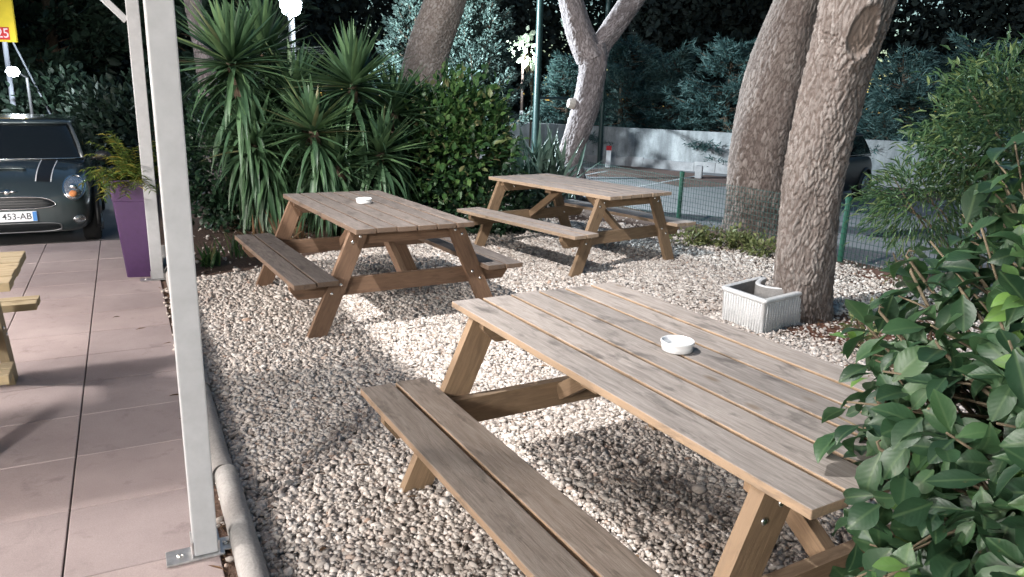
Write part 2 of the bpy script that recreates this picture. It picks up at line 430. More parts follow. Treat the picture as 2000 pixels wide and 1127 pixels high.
M_SOIL = earth('garden_soil', (0.085, 0.052, 0.04), (0.15, 0.095, 0.07))
M_REDS = earth('red_needle_litter', (0.13, 0.06, 0.04), (0.20, 0.095, 0.06), 2.5)
PARK_Z = -0.15
sheet('ground', [(-200, -60), (200, -60), (200, 250), (-200, 250)], -0.24, simple('dark_earth', (0.04, 0.035, 0.03), 0.95, 0, 0.2, 0.8, 0.3))
# car park on the right and in front of the terrace on the left
sheet('asphalt_ground', [ts(6.72, -4)[:2], ts(30, -4)[:2], ts(30, 26)[:2], ts(-40, 26)[:2], ts(-40, 9.02)[:2], ts(0.35, 9.02)[:2], ts(0.35, 12.2)[:2], ts(6.72, 12.2)[:2]][::1], PARK_Z+0.0, M_ASPH)
# garden soil bed (solid step above the car park)
sheet('soil_ground', [ts(0.16, -4)[:2], ts(6.9, -4)[:2], ts(6.9, 12.6)[:2], ts(0.16, 12.6)[:2]], -0.012, M_SOIL, 0.20)
# white gravel base layer and litter patches
def gravel_mat():
    m, nt, b = newmat('gravel_base'); oc = objco(nt)
    v = N(nt, 'ShaderNodeTexVoronoi'); v.inputs['Scale'].default_value = 42; nt.links.new(oc, v.inputs['Vector'])
    c = ramp(nt, v.outputs['Distance'], [(0.0, (0.50, 0.46, 0.425)), (0.5, (0.42, 0.375, 0.34)), (0.8, (0.30, 0.26, 0.235))])
    sp_ = N(nt, 'ShaderNodeVectorMath', operation='DOT_PRODUCT'); nt.links.new(oc, sp_.inputs[0]); sp_.inputs[1].default_value = TD
    far = math_(nt, 'ADD', math_(nt, 'MULTIPLY', math_(nt, 'SUBTRACT', sp_.outputs['Value'], 4.6), 0.7), math_(nt, 'MULTIPLY', math_(nt, 'SUBTRACT', noise(nt, oc, 2.2, 5), 0.5), 1.6))
    c = mixc(nt, ramp(nt, far, [(0.0, (0, 0, 0)), (1.0, (1, 1, 1))]), c, mixc(nt, noise(nt, oc, 30, 4, 0.7), (0.09, 0.05, 0.036), (0.19, 0.115, 0.085)))
    nt.links.new(c, b.inputs['Base Color']); b.inputs['Roughness'].default_value = 0.9
    bump(nt, b, math_(nt, 'SUBTRACT', 1.0, v.outputs['Distance']), 1.0, 0.02); return m
M_GBASE = gravel_mat()
GT0, GT1, GS0, GS1 = 0.30, 6.35, 0.0, 8.6
gpoly = [ts(GT0, -1.0), ts(4.6, -1.0), ts(5.6, 1.0), ts(6.2, 2.4), ts(6.5, 3.6), ts(6.6, 5.0), ts(6.3, 7.6), ts(5.6, 8.3), ts(4.7, 8.9), ts(3.9, 8.75), ts(3.0, 8.0), ts(2.4, 7.8), ts(1.5, 7.35), ts(0.9, 6.9), ts(GT0, 6.75)]
sheet('gravel_ground', [(p.x, p.y) for p in gpoly], -0.008, M_GBASE)
PINE1 = (at(1510, 605)+at(1615, 628))/2; PINE1.z = 0
def blob(c, rx, ry, n=24, amp=0.18, ang=0):
    out = []
    for i in range(n):
        a = 2*math.pi*i/n; r = 1+amp*math.sin(3*a+1.3)+amp*0.7*math.sin(5*a+0.4)
        x, y = rx*r*math.cos(a), ry*r*math.sin(a)
        out.append((c[0]+x*math.cos(ang)-y*math.sin(ang), c[1]+x*math.sin(ang)+y*math.cos(ang)))
    return out
LITTER = [((PINE1.x+0.38, PINE1.y-0.32), 0.80, 0.50, 0.3), ((PINE1.x+1.55, PINE1.y+1.5), 0.55, 0.35, 0.2)]
for i, (c, rx, ry, a) in enumerate(LITTER):
    sheet('needle_litter', blob(c, rx, ry, ang=a), -0.003, M_REDS)

# ------------------------------------------------------------------ loose white stones (nobody could count them)
def in_poly(P, poly):
    x, y = P[:, 0], P[:, 1]; ins = np.zeros(len(P), bool); n = len(poly)
    for i in range(n):
        x1, y1 = poly[i][0], poly[i][1]; x2, y2 = poly[(i+1) % n][0], poly[(i+1) % n][1]
        c = ((y1 > y) != (y2 > y)) & (x < (x2-x1)*(y-y1)/(y2-y1+1e-12)+x1); ins ^= c
    return ins
def ico():
    bm = bmesh.new(); bmesh.ops.create_icosphere(bm, subdivisions=1, radius=1)
    V = np.array([v.co[:] for v in bm.verts]); F = np.array([[v.index for v in f.verts] for f in bm.faces]); bm.free(); return V, F
ICO = ico()
def pebbles(P, size, zlift):
    V0, F0 = ICO; n = len(P); k = len(V0)
    # shape: flattened, elongated, slightly dented
    sc = size[:, None]*np.stack([rng.uniform(0.75, 1.45, n), rng.uniform(0.7, 1.05, n), rng.uniform(0.35, 0.75, n)], 1)*0.54
    q = rng.normal(size=(n, 4))*np.array([1, 0.17, 0.17, 1.0]); q /= np.linalg.norm(q, axis=1)[:, None]
    w, x, y, z = q.T
    M = np.stack([1-2*(y*y+z*z), 2*(x*y-w*z), 2*(x*z+w*y), 2*(x*y+w*z), 1-2*(x*x+z*z), 2*(y*z-w*x), 2*(x*z-w*y), 2*(y*z+w*x), 1-2*(x*x+y*y)], 1).reshape(n, 3, 3)
    J = 1+rng.uniform(-0.3, 0.3, (n, k))
    V = V0[None]*J[:, :, None]*sc[:, None, :]
    V = np.einsum('nij,nkj->nki', M, V)
    V[:, :, 0] += P[:, 0, None]; V[:, :, 1] += P[:, 1, None]; V[:, :, 2] += zlift[:, None]
    F = (F0[None]+(np.arange(n)*k)[:, None, None]).reshape(-1, 3)
    rnd = np.repeat(rng.random(n), k)
    return V.reshape(-1, 3), F, rnd
pl = [(p.x, p.y) for p in gpoly]
def dens(P):
    """share of stones left lying: thinner over the litter and near the soil borders"""
    keep = np.ones(len(P))
    for c, rx, ry, a in LITTER:
        d = np.hypot((P[:, 0]-c[0])/rx, (P[:, 1]-c[1])/ry)
        keep = np.minimum(keep, np.clip(0.10+(d-0.75)*1.8, 0.10, 1))
    tt = P[:, 0]*TD.x+P[:, 1]*TD.y; ss = P[:, 0]*SD.x+P[:, 1]*SD.y
    keep = np.minimum(keep, np.clip(1.15-(tt-4.35)*0.5, 0.30, 1))
    keep = np.minimum(keep, np.clip(1.0-(ss-6.6+0.0*tt)*0.35*(tt < 2.6), 0.25, 1))
    return keep
zones = [(1.0, 3.6, 7400, 0.0200), (3.6, 5.4, 5600, 0.0215), (5.4, 7.6, 3300, 0.025), (7.6, 11.5, 1900, 0.030)]
GV = []; GF = []; GR = []; off = 0
for d0, d1, den, sz in zones:
    n = int(den*9*(d1-d0))
    P = np.stack([rng.uniform(-4.5, 4.5, n), rng.uniform(d0, d1, n)], 1)
    # only what the frame can show, with a margin
    P = P[in_poly(P, pl) & (P[:, 0] > -P[:, 1]*0.62-0.5) & (P[:, 0] < P[:, 1]*0.75+0.6)]
    P = P[rng.random(len(P)) < dens(P)]
    size = sz*np.exp(rng.normal(0, 0.30, len(P)))
    z = rng.uniform(-0.002, 0.012, len(P))
    v, f, r = pebbles(P, size, z)
    GV.append(v); GF.append(f+off); GR.append(r); off += len(v)
# strays on the soil and beside the terrace
Pn = 900
P = np.array([ts(rng.uniform(0.16, 0.22), rng.uniform(2.0, 6.5))[:2] for _ in range(90)] + [ts(rng.uniform(0.5, 6.4), rng.uniform(6.6, 9.3))[:2] for _ in range(Pn)] + [((PINE1.x+rng.uniform(-0.5, 2.4)), PINE1.y+rng.uniform(-1.5, 2.2)) for _ in range(900)])
v, f, r = pebbles(P, 0.024*np.exp(rng.normal(0, 0.3, len(P))), rng.uniform(0.0, 0.008, len(P)))
GV.append(v); GF.append(f+off); GR.append(r)
def stone_mat():
    m, nt, b = newmat('white_limestone'); rn = attr(nt, 'rnd')
    c = ramp(nt, rn, [(0, (0.29, 0.25, 0.22)), (0.2, (0.44, 0.39, 0.352)), (0.6, (0.58, 0.53, 0.485)), (0.93, (0.70, 0.66, 0.62)), (1, (0.38, 0.27, 0.21))])
    n = noise(nt, objco(nt), 130, 3, 0.6)
    c = mixc(nt, 0.5, c, ramp(nt, n, [(0.3, (0.72, 0.70, 0.68)), (0.7, (1.15, 1.15, 1.15))]), 'MULTIPLY')
    nt.links.new(c, b.inputs['Base Color']); b.inputs['Roughness'].default_value = 0.7; b.inputs['Specular IOR Level'].default_value = 0.35
    return m
gv = mesh_np('gravel', np.concatenate(GV), np.concatenate(GF), stone_mat(), None, True, {'rnd': np.concatenate(GR)})
tag(gv, 'loose white limestone chips covering the garden under the picnic tables', 'gravel', kind='stuff')

# ------------------------------------------------------------------ terrace slabs
def slab_mat():
    m, nt, b = newmat('pink_grey_slab'); oc = objco(nt); rn = attr(nt, 'rnd')
    n1 = noise(nt, oc, 1.4, 5, 0.62); n2 = noise(nt, oc, 220, 2, 0.6); n3 = noise(nt, mapping(nt, oc, (1, 1, 1), (0, 0, 0.5)), 6.5, 5, 0.7, 0.5)
    c = ramp(nt, n1, [(0.3, (0.29, 0.235, 0.228)), (0.7, (0.42, 0.35, 0.34))])
    c = mixc(nt, 1.0, c, ramp(nt, rn, [(0, (0.90, 0.90, 0.91)), (1, (1.06, 1.04, 1.03))]), 'MULTIPLY')
    c = mixc(nt, math_(nt, 'MULTIPLY', ramp(nt, n3, [(0.57, (0, 0, 0)), (0.70, (1, 1, 1))]), 0.45), c, (0.17, 0.13, 0.125))
    c = mixc(nt, 0.5, c, ramp(nt, n2, [(0.3, (0.8, 0.8, 0.8)), (0.7, (1.18, 1.18, 1.18))]), 'MULTIPLY')
    nt.links.new(c, b.inputs['Base Color']); b.inputs['Roughness'].default_value = 0.62
    bump(nt, b, n2, 0.25, 0.003); return m
M_SLAB = slab_mat()
mb = MB()
T0, TDX, S0, SDX = -0.317, 0.491, 2.567, 0.4852
def lin(a, b, step):
    return [a+step*i for i in range(int((b-a)/step)+1)]
tj = [T0+TDX*k for k in range(-14, 2)]; sj = [S0+SDX*k for k in range(-8, 14)]
for i in range(len(tj)-1):
    for j in range(len(sj)-1):
        t0, t1, s0, s1 = tj[i], tj[i+1], sj[j], sj[j+1]
        if s1 > 8.98: s1 = 8.96
        gt = 0.003; gs = 0.003
        mb.box(ts((t0+t1)/2, (s0+s1)/2, -0.026+random.uniform(-0.001, 0.001)), (t1-t0-2*gt, s1-s0-2*gs, 0.05), ANG, 0.004, random.random())
o = mb.build('pavement', M_SLAB); o['kind'] = 'structure'
sheet('pavement_base', [ts(-10, -3)[:2], ts(0.165, -3)[:2], ts(0.165, 8.98)[:2], ts(-10, 8.98)[:2]], -0.016, simple('joint_dirt', (0.085, 0.066, 0.06), 0.95), 0.20)
# rounded concrete edging between terrace and gravel
def conc(name, a, b_, sc=3.0, stain=0.5):
    m, nt, b = newmat(name); oc = objco(nt)
    n1 = noise(nt, oc, sc, 6, 0.65); n2 = noise(nt, oc, 90, 3, 0.6)
    c = ramp(nt, n1, [(0.3, a), (0.68, b_)])
    c = mixc(nt, 0.6, c, ramp(nt, n2, [(0.3, (0.75, 0.75, 0.75)), (0.7, (1.2, 1.2, 1.2))]), 'MULTIPLY')
    nt.links.new(c, b.inputs['Base Color']); b.inputs['Roughness'].default_value = 0.85
    bump(nt, b, n2, 0.4, 0.006); return m
M_KERB = conc('edging_concrete', (0.24, 0.23, 0.22), (0.38, 0.365, 0.35))
mb = MB()
prof = [(-0.042, -0.06), (-0.045, 0.03)] + [(0.045*math.cos(a), 0.035+0.045*math.sin(a)) for a in np.linspace(math.pi*0.93, 0.0, 9)] + [(0.047, -0.06)]
s_ = 1.05; k = 0
while s_ < 7.2:
    L = 0.995; dt = [0.0, 0.006, -0.004, 0.003][k % 4]
    P0 = ts(0.248+dt, s_+0.003); n = len(prof); V = []
    nseg = 6
    for q in range(nseg+1):
        for (a, z) in prof: V.append(ts(0.250+dt+a, s_+0.003+(L-0.006)*q/nseg, z+random.uniform(-0.0007, 0.0007)))
    V = np.array([tuple(v) for v in V]); F = []
    for q in range(nseg):
        for i in range(n-1): F.append([q*n+i, q*n+i+1, (q+1)*n+i+1, (q+1)*n+i])
    cA, cB = V[:n].mean(0), V[-n:].mean(0); V = np.vstack([V, cA, cB])
    F += [[i, i+1, len(V)-2] for i in range(n-1)] + [[nseg*n+i+1, nseg*n+i, len(V)-1] for i in range(n-1)]
    mb.add(V, F); s_ += L; k += 1
o = mb.build('garden_edging', M_KERB, None, True); tag(o, 'rounded grey concrete edging between slabs and white gravel', 'edging')

# ================================================================== picnic tables
_bolt = {}
def bolts(pts, nrm, parent):
    k = tuple(nrm); nrm = Vector(nrm)
    for p in pts:
        if k not in _bolt:
            mb = MB(); mb.tube([-nrm*0.002, nrm*0.003, nrm*0.006], [0.012, 0.011, 0.004], 10); o = mb.build('bolt', M_BOLT, parent, True); _bolt[k] = o.data
        else:
            o = link(bpy.data.objects.new('bolt', _bolt[k])); o.parent = parent
        o.location = p
def picnic_table(label, group, loc, rz, L, Wd, bo, bi, bh, fs, fl, mt, mbn, ml, tt=0.034, planks=6, gap=0.013):
    t = thing('picnic_table', label, 'picnic table', loc, rz, group)
    # table top
    pw = (Wd-gap*(planks-1))/planks
    m = MB()
    for i in range(planks):
        y = -Wd/2+pw/2+i*(pw+gap); e = random.uniform(-0.006, 0.006)
        m.board((-L/2+random.uniform(-0.005, 0.005), y, 0.75-tt/2+random.uniform(-0.0015, 0.0015)), (L/2+e, y, 0.75-tt/2+random.uniform(-0.0015, 0.0015)), pw, tt, bev=0.004)
    m.build('tabletop', mt, t)
    zt = 0.75-tt-0.001
    for s in (-1, 1):
        bw = (bo-bi-gap)/2
        for i in range(2):
            m = MB()
            y = s*(bi+bw/2+i*(bw+gap))
            m.board((-L/2+random.uniform(-0.006, 0.006), y, bh-tt/2), (L/2+random.uniform(-0.006, 0.006), y, bh-tt/2+random.uniform(-0.002, 0.002)), bw, tt, bev=0.004)
            m.build('seat_plank', mbn, t)
    zb = bh-tt-0.001; sh = 0.115; th = 0.042
    legw = 0.118
    topv = fs-0.39
    for e in (-1, 1):
        xl = e*(fl-th/2)
        for s in (-1, 1):
            # leg: outer foot corner at v=fs on the ground, slanting inwards
            dz = zt-0.0; sl = (fs-topv-legw*0.55)/dz
            hw = legw*math.sqrt(1+sl*sl)      # horizontal width of the slanting board
            poly = [(s*fs, -0.012), (s*(fs-sl*dz), zt), (s*(fs-sl*dz-hw), zt), (s*(fs-hw), -0.012)]
            m = MB(); m.prism(poly, xl-th/2, xl+th/2)
            # grain along the leg
            lg = m.build('leg', ml, t)
            d = Vector((0, -s*sl, 1)).normalized(); bcv = np.concatenate(m.V); rr = random.random()
            u = bcv @ np.array(d); w = bcv @ np.array(Vector((0, d.z, -d.y)))
            a = lg.data.attributes['bc']; a.data.foreach_set('vector', np.stack([u+rr*37, w, bcv[:, 0]], 1).astype(np.float32).ravel())
            mid = lambda z: s*(fs-sl*z-hw/2)
            for sd in (-1, 1):
                xf = xl+sd*th/2
                if sd == e:
                    bolts([(xf, mid(0.67)-s*0.02, 0.675), (xf, mid(0.64)+s*0.02, 0.64), (xf, mid(zb-0.03)-s*0.02, zb-0.03), (xf, mid(zb-0.085)+s*0.02, zb-0.085)], (e, 0, 0), lg)
        # cross pieces inboard of the legs
        x1 = e*(fl-th-0.001); x0 = x1-e*th; x0, x1 = min(x0, x1), max(x0, x1)
        def beam(name, half, z1, h, cham):
            m = MB(); poly = [(-half, z1), (half, z1), (half, z1-h*0.42), (half-cham, z1-h), (-half+cham, z1-h), (-half, z1-h*0.42)]
            m.prism(poly, x0, x1); ob = m.build(name, ml, t)
            bolts([((x0 if e > 0 else x1)-0, yy, z1-h*0.55) for yy in (-half*0.62, half*0.62)], (-e, 0, 0), ob)
        beam('top_support', Wd/2-0.035, zt, 0.10, 0.06)
        beam('seat_support', bo-0.02, zb, sh, 0.05)
        # brace from seat support up to the middle of the top
        m = MB(); a = Vector((e*(fl-th*2-0.004), 0, zb-0.05)); b = Vector((e*0.17, 0, zt-0.02))
        d = (b-a).normalized(); upv = Vector((-d.z, 0, d.x))
        k_ = d.x/d.z
        m.board(a, b, 0.07, 0.045, up=(0, 1, 0), bev=0.003)
        m.build('brace', ml, t)
    m = MB(); m.board((0, -Wd/2+0.06, zt-0.0225), (0, Wd/2-0.06, zt-0.0225), 0.09, 0.045, bev=0.003); m.build('top_support', ml, t)
    return t
TG = 'picnic tables on the white gravel'
FIT = dict(bo=0.8433, bi=0.5508, bh=0.4220, fs=0.7420, fl=0.7871)
picnic_table('pale picnic table beside the broad leaved shrub, a round ashtray on it', TG, (0.5811, 2.4626, 0), -1.04895, 1.8614, 0.861, **FIT, mt=W_OLD, mbn=W_BENCH, ml=W_LEG, tt=0.027, gap=0.017)
picnic_table('darkest weathered picnic table, standing in front of the yuccas', TG, (-1.1258, 5.7101, 0), -1.02802, 1.8614, 0.861, **FIT, mt=W_DARK, mbn=W_DARK, ml=W_DLEG)
picnic_table('bleached picnic table with nothing on it, beside the wire mesh fence', TG, (0.6225, 7.7237, 0), -0.89586, 1.8614, 0.861, **FIT, mt=W_PINK, mbn=W_PINK, ml=W_LEG)
c = ts(-0.51-0.9, 4.18)
picnic_table('new yellow pine picnic table standing on the pink slabs', None, c, ANG, 1.8, 0.73, bo=0.68, bi=0.50, bh=0.43, fs=0.56, fl=0.76, mt=W_NEW, mbn=W_NEW, ml=W_NEW, tt=0.04, planks=5, gap=0.008)

# ashtrays
def ashtray(label, p, r):
    h = 0.034*r/0.052
    prof = [(0.001, 0.001), (r*0.86, 0.0), (r*0.95, 0.002), (r*0.985, h*0.5), (r, h*0.72), (r*1.03, h*0.76), (r*1.03, h*0.97), (r*1.0, h), (r*0.95, h*0.98), (r*0.90, h*0.45), (r*0.84, 0.007), (0.001, 0.006)]
    o = lathe('ashtray', prof, M_CER, None, 48); o.location = p; tag(o, label, 'ashtray', 'white ashtrays on the tables')
p = at(1322, 684, 0.7505); ashtray('round white ceramic ashtray on the pale picnic table by the broad leaved shrub', (p.x, p.y, 0.7515), 0.0575)
p = at(711, 397, 0.7505); ashtray('round white ceramic ashtray on the dark table before the yuccas', (p.x, p.y, 0.7515), 0.062)

# ================================================================== canopy posts, roof, lamps
def canopy_post(label, t0, s0, w, d, top, left_plate=True):
    c = ts(t0+w/2, s0+d/2)
    t = thing('canopy_post', label, 'post', c, ANG, 'white canopy posts')
    m = MB(); m.box((0, 0, top/2+0.004), (w, d, top-0.008), 0, 0.005); m.build('shaft', M_PAINT, t)
    m = MB(); m.box((-0.035, -0.02, 0.004), (w+0.11, d*0.9, 0.007), 0, 0.002); m.box((-w/2-0.0035, -0.01, 0.035), (0.006, d*0.8, 0.06), 0, 0.001); m.box((w/2+0.0035, -0.01, 0.03), (0.006, d*0.8, 0.05), 0, 0.001)
    m.box((w/2+0.03, 0.0, 0.004), (0.05, d*0.8, 0.006), 0, 0.001)
    pl_ = m.build('base_plate', M_GALV, t)
    bolts([(-w/2-0.045, -0.02, 0.009), (w/2+0.03, 0, 0.009)], (0, 0, 1), pl_)
    return t
p1 = at(380, 1085); p2 = at(297, 548)
canopy_post('white square canopy post bolted beside the rounded edging', 0.088, 2.515, 0.080, 0.10, 2.5)
pp = canopy_post('white square canopy post beside the purple planter', 0.105, 6.84, 0.095, 0.095, 2.5)
# knee brace near the top of the farther post
m = MB(); m.board((-0.05, 0, 2.10), (-0.42, 0, 2.485), 0.05, 0.05, up=(0, 1, 0), bev=0.003); m.build('knee_brace', M_PAINT, pp)
# the canopy roof the posts carry and the restaurant front behind it
t = thing('canopy', 'white flat canopy roof over the terrace slabs', 'canopy', ts(-2.9, 2.0, 2.5), ANG)
M_ROOF = simple('roof_panel', (0.55, 0.55, 0.54), 0.6)
m = MB(); m.box((0, 0, 0.105), (6.2, 9.95, 0.05), 0, 0.004); m.build('roof', M_ROOF, t)
m = MB(); m.box((3.04, 0, 0.04), (0.09, 9.9, 0.078), 0, 0.004); m.build('beam', M_PAINT, t)
t = thing('restaurant_front', 'pale rendered restaurant front with wall lamps along the terrace', 'building', ts(-6.2, 2.0, 0), ANG)
m = MB(); m.box((0, 0, 2.9), (0.2, 12, 6.0)); m.build('wall', simple('render', (0.45, 0.42, 0.39), 0.8, 0, 0.3, 3, 0.1), t)

M_HOUS = simple('lamp_housing', (0.08, 0.08, 0.085), 0.45)
def flood_lamp(name, label, loc, aim, light, glow=30, r=0.09):
    t = thing(name, label, 'lamp', loc)
    d = (Vector(aim)-Vector(loc)).normalized(); q = d.to_track_quat('-Z', 'Y').to_matrix()
    def tr(ob):
        n = len(ob.data.vertices); a = np.empty(n*3, np.float32); ob.data.vertices.foreach_get('co', a)
        a = a.reshape(-1, 3) @ np.array(q).T; ob.data.vertices.foreach_set('co', a.astype(np.float32).ravel()); ob.data.update()
    m = MB(); m.box((0, 0, 0.045), (0.30, 0.24, 0.05), 0, 0.01); m.box((0, 0, 0.09), (0.2, 0.15, 0.04), 0, 0.006)
    for k in range(6): m.box((-0.1+0.04*k, 0, 0.115), (0.006, 0.14, 0.03))
    h = m.build('housing', M_HOUS, t); tr(h)
    m = MB(); m.box((0, 0, 0.017), (0.26, 0.20, 0.003)); g = m.build('diffuser', emit(name+'_glow', light['col'], glow), t); tr(g)
    return t
fl_ = flood_lamp('floodlight', 'floodlight above the canopy edge lighting the gravel garden', FLOOD, L_FLOOD['aim'], L_FLOOD)
m = MB(); m.tube([Vector((0, 0, 0.06)), Vector(ts(-0.35, -0.05, -2.35))], [0.02, 0.02], 10); m.build('bracket', M_GALV, fl_)
lamp('SPOT', FLOOD, parent=fl_, **L_FLOOD)
def wall_lantern(label, loc, light, drop):
    t = thing('hanging_lamp', label, 'lamp', loc)
    m = MB(); m.tube([(0, 0, 0.14), (0, 0, drop)], [0.010, 0.010], 8); m.build('stem', M_HOUS, t)
    lathe('shade', [(0.012, 0.15), (0.05, 0.145), (0.09, 0.12), (0.15, 0.06), (0.147, 0.058), (0.087, 0.116), (0.048, 0.14), (0.012, 0.145)], M_HOUS, t)
    lathe('bulb', [(0.012, 0.145), (0.03, 0.12), (0.04, 0.095), (0.03, 0.07), (0.002, 0.058)], emit('bulb_glow', light['col'], 20), t)
    lamp('POINT', Vector(loc)+Vector((0, 0, -0.06)), parent=t, **light)
wall_lantern('shaded lamp hanging under the canopy at the far side of the terrace', WALLL, L_WALL, 0.41)
wall_lantern('added shaded fill lamp hanging under the near end of the canopy', FILL, L_FILL, 0.27)

# ================================================================== tree trunks
def hash2(i, j, k):
    h = np.sin(i*127.1+j*311.7+k*74.7)*43758.5453
    return h-np.floor(h)
def smooth_path(pts, n):
    P = np.array([tuple(p) for p in pts], float); m = len(P)
    t = np.linspace(0, m-1, n); out = []
    for x in t:
        i = min(int(x), m-2); f = x-i
        p0, p1, p2, p3 = P[max(i-1, 0)], P[i], P[i+1], P[min(i+2, m-1)]
        out.append(0.5*((2*p1)+(-p0+p2)*f+(2*p0-5*p1+4*p2-p3)*f*f+(-p0+3*p1-3*p2+p3)*f**3))
    return np.array(out)
def bark_tube(name, pts, rads, mat, parent=None, nu=110, dv=0.016, cw=0.065, ch=0.11, depth=0.016, seed=1.0, scar=None, lump=0.012):
    P0 = np.array([tuple(p) for p in pts], float); L = np.linalg.norm(np.diff(P0, axis=0), axis=1).sum(); nv = max(8, int(L/dv))
    Q = smooth_path([tuple(p)+(r,) for p, r in zip(pts, rads)], nv); P = Q[:, :3]; rad = Q[:, 3]
    T = np.gradient(P, axis=0); T /= np.linalg.norm(T, axis=1)[:, None]
    ref = np.array([0, -1., 0]); A = []; B = []
    for i in range(nv):
        a = ref-T[i]*(ref@T[i]); a /= np.linalg.norm(a); A.append(a); B.append(np.cross(T[i], a)); ref = a
    A = np.array(A); B = np.array(B)
    th = np.linspace(0, 2*np.pi, nu, endpoint=False)
    S_ = np.concatenate([[0], np.cumsum(np.linalg.norm(np.diff(P, axis=0), axis=1))])
    rm = float(rad.mean()); ncell = max(6, int(round(2*np.pi*rm/cw)))
    TH, SS = np.meshgrid(th, S_)
    # warp so that the plates wander
    wob = 0.25*np.sin(SS*7+TH*2+seed)+0.2*np.sin(SS*17-TH*3+seed*2)
    wob = wob+0.25*np.sin(SS*29+TH*7+seed)+0.5*np.sin(SS*5.3-TH*2+seed*5)
    u = TH/(2*np.pi)*ncell+wob; v = SS/ch+0.5*np.sin(TH*5+SS*3+seed)+0.35*np.sin(TH*17+seed)
    iu, iv = np.floor(u), np.floor(v)
    d1 = np.full(u.shape, 9.0); d2 = d1.copy(); idv = np.zeros_like(u)
    for di in (-1, 0, 1):
        for dj in (-1, 0, 1):
            ci, cj = iu+di, iv+dj; cm = np.mod(ci, ncell)
            px = ci+0.5+0.8*(hash2(cm, cj, seed)-0.5); py = cj+0.5+0.8*(hash2(cm, cj, seed+3)-0.5)
            d = np.hypot(u-px, v-py)
            cl = d < d1
            d2 = np.where(cl, d1, np.minimum(d2, d)); idv = np.where(cl, hash2(cm, cj, seed+9), idv); d1 = np.where(cl, d, d1)
    crack = np.clip((d2-d1)/0.42, 0, 1); crack = crack*crack*(3-2*crack)
    h = depth*(crack-1)+depth*0.6*(idv-0.5)*crack
    ridge = np.sin(TH*ncell*0.5+3*np.sin(SS*4+seed)+2*np.sin(SS*11+TH*4))+0.6*np.sin(TH*ncell*1.1+2.5*np.sin(SS*9+seed*3))
    h += depth*0.16*ridge+depth*0.30*(np.sin(SS*95+7*np.sin(TH*9))*np.sin(TH*ncell*0.9+5*np.sin(SS*13)))
    h += lump*(np.sin(TH*3+SS*2.1+seed)+0.6*np.sin(TH*5-SS*3.3+seed))+0.002*rng.normal(size=h.shape)
    sc = np.zeros_like(h)
    if scar is not None:     # (s, theta, half height, half width) of an old branch scar
        s0, t0, hh, hw = scar
        dd = np.hypot((SS-s0)/hh, np.angle(np.exp(1j*(TH-t0)))*rm/hw)
        sc = np.clip((1.05-dd)/0.15, 0, 1); ring = np.exp(-((dd-1.15-0.10*np.sin(TH*31+SS*9))/0.16)**2)
        h = h*(1-sc)+sc*(-0.012+0.003*np.sin(SS*70+3*np.sin(TH*20)))+ring*0.014
        sc = np.clip(sc-0.0, 0, 1)
    RR = rad[:, None]+h
    V = P[:, None, :]+RR[:, :, None]*(np.cos(TH)[:, :, None]*A[:, None, :]+np.sin(TH)[:, :, None]*B[:, None, :])
    V = V.reshape(-1, 3)
    i = np.arange(nv-1)[:, None]*nu; j = np.arange(nu)[None]; k = (j+1) % nu
    F = np.stack([i+j, i+k, i+nu+k, i+nu+j], 2).reshape(-1, 4)
    return mesh_np(name, V, F, mat, parent, True, {'crack': crack.ravel(), 'rnd': idv.ravel(), 'scar': sc.ravel()})
def bark_mat(name, plate0, plate1, furrow, tint=(1, 1, 1)):
    m, nt, b = newmat(name); oc = objco(nt)
    n = noise(nt, mapping(nt, oc, (1, 1, 0.4)), 34, 6, 0.75); n2 = noise(nt, oc, 2.2, 4, 0.6); n3 = noise(nt, mapping(nt, oc, (1, 1, 0.3)), 80, 4, 0.8)
    c = ramp(nt, attr(nt, 'rnd'), [(0, plate0), (1, plate1)])
    c = mixc(nt, 0.85, c, ramp(nt, n, [(0.3, (0.55, 0.53, 0.52)), (0.7, (1.3, 1.3, 1.3))]), 'MULTIPLY')
    c = mixc(nt, 0.8, c, ramp(nt, n2, [(0.3, (0.75, 0.72, 0.72)), (0.7, (1.15, 1.15, 1.15))]), 'MULTIPLY')
    c = mixc(nt, ramp(nt, attr(nt, 'crack'), [(0.15, (1, 1, 1)), (0.75, (0, 0, 0))]), c, furrow)
    c = mixc(nt, math_(nt, 'MULTIPLY', ramp(nt, n3, [(0.56, (0, 0, 0)), (0.66, (1, 1, 1))]), 0.5), c, tuple(min(1, x*1.35) for x in plate1))
    c = mixc(nt, math_(nt, 'MULTIPLY', attr(nt, 'scar'), 0.8), c, (0.20, 0.16, 0.135))
    nt.links.new(c, b.inputs['Base Color']); b.inputs['Roughness'].default_value = 0.9; b.inputs['Specular IOR Level'].default_value = 0.2
    bump(nt, b, n, 0.8, 0.012); return m
M_BARK = bark_mat('pine_bark', (0.175, 0.15, 0.136), (0.285, 0.262, 0.246), (0.13, 0.105, 0.093))
M_BARKD = bark_mat('dark_pine_bark', (0.14, 0.11, 0.098), (0.26, 0.225, 0.205), (0.10, 0.078, 0.068))
M_BARKP = bark_mat('pale_pine_bark', (0.19, 0.165, 0.165), (0.33, 0.30, 0.305), (0.13, 0.11, 0.11))

def trunk_from_px(rows, Y0, Y1):
    """rows of (x left, x right, y) in the photo, bottom first; distance runs from Y0 to Y1"""
    pts = []; rad = []
    for i, (xl, xr, y) in enumerate(rows):
        f = i/(len(rows)-1); Y = Y0+(Y1-Y0)*f
        a, b = atY(xl, y, Y), atY(xr, y, Y)
        pts.append((a+b)/2); rad.append((b-a).length/2)
    return pts, rad
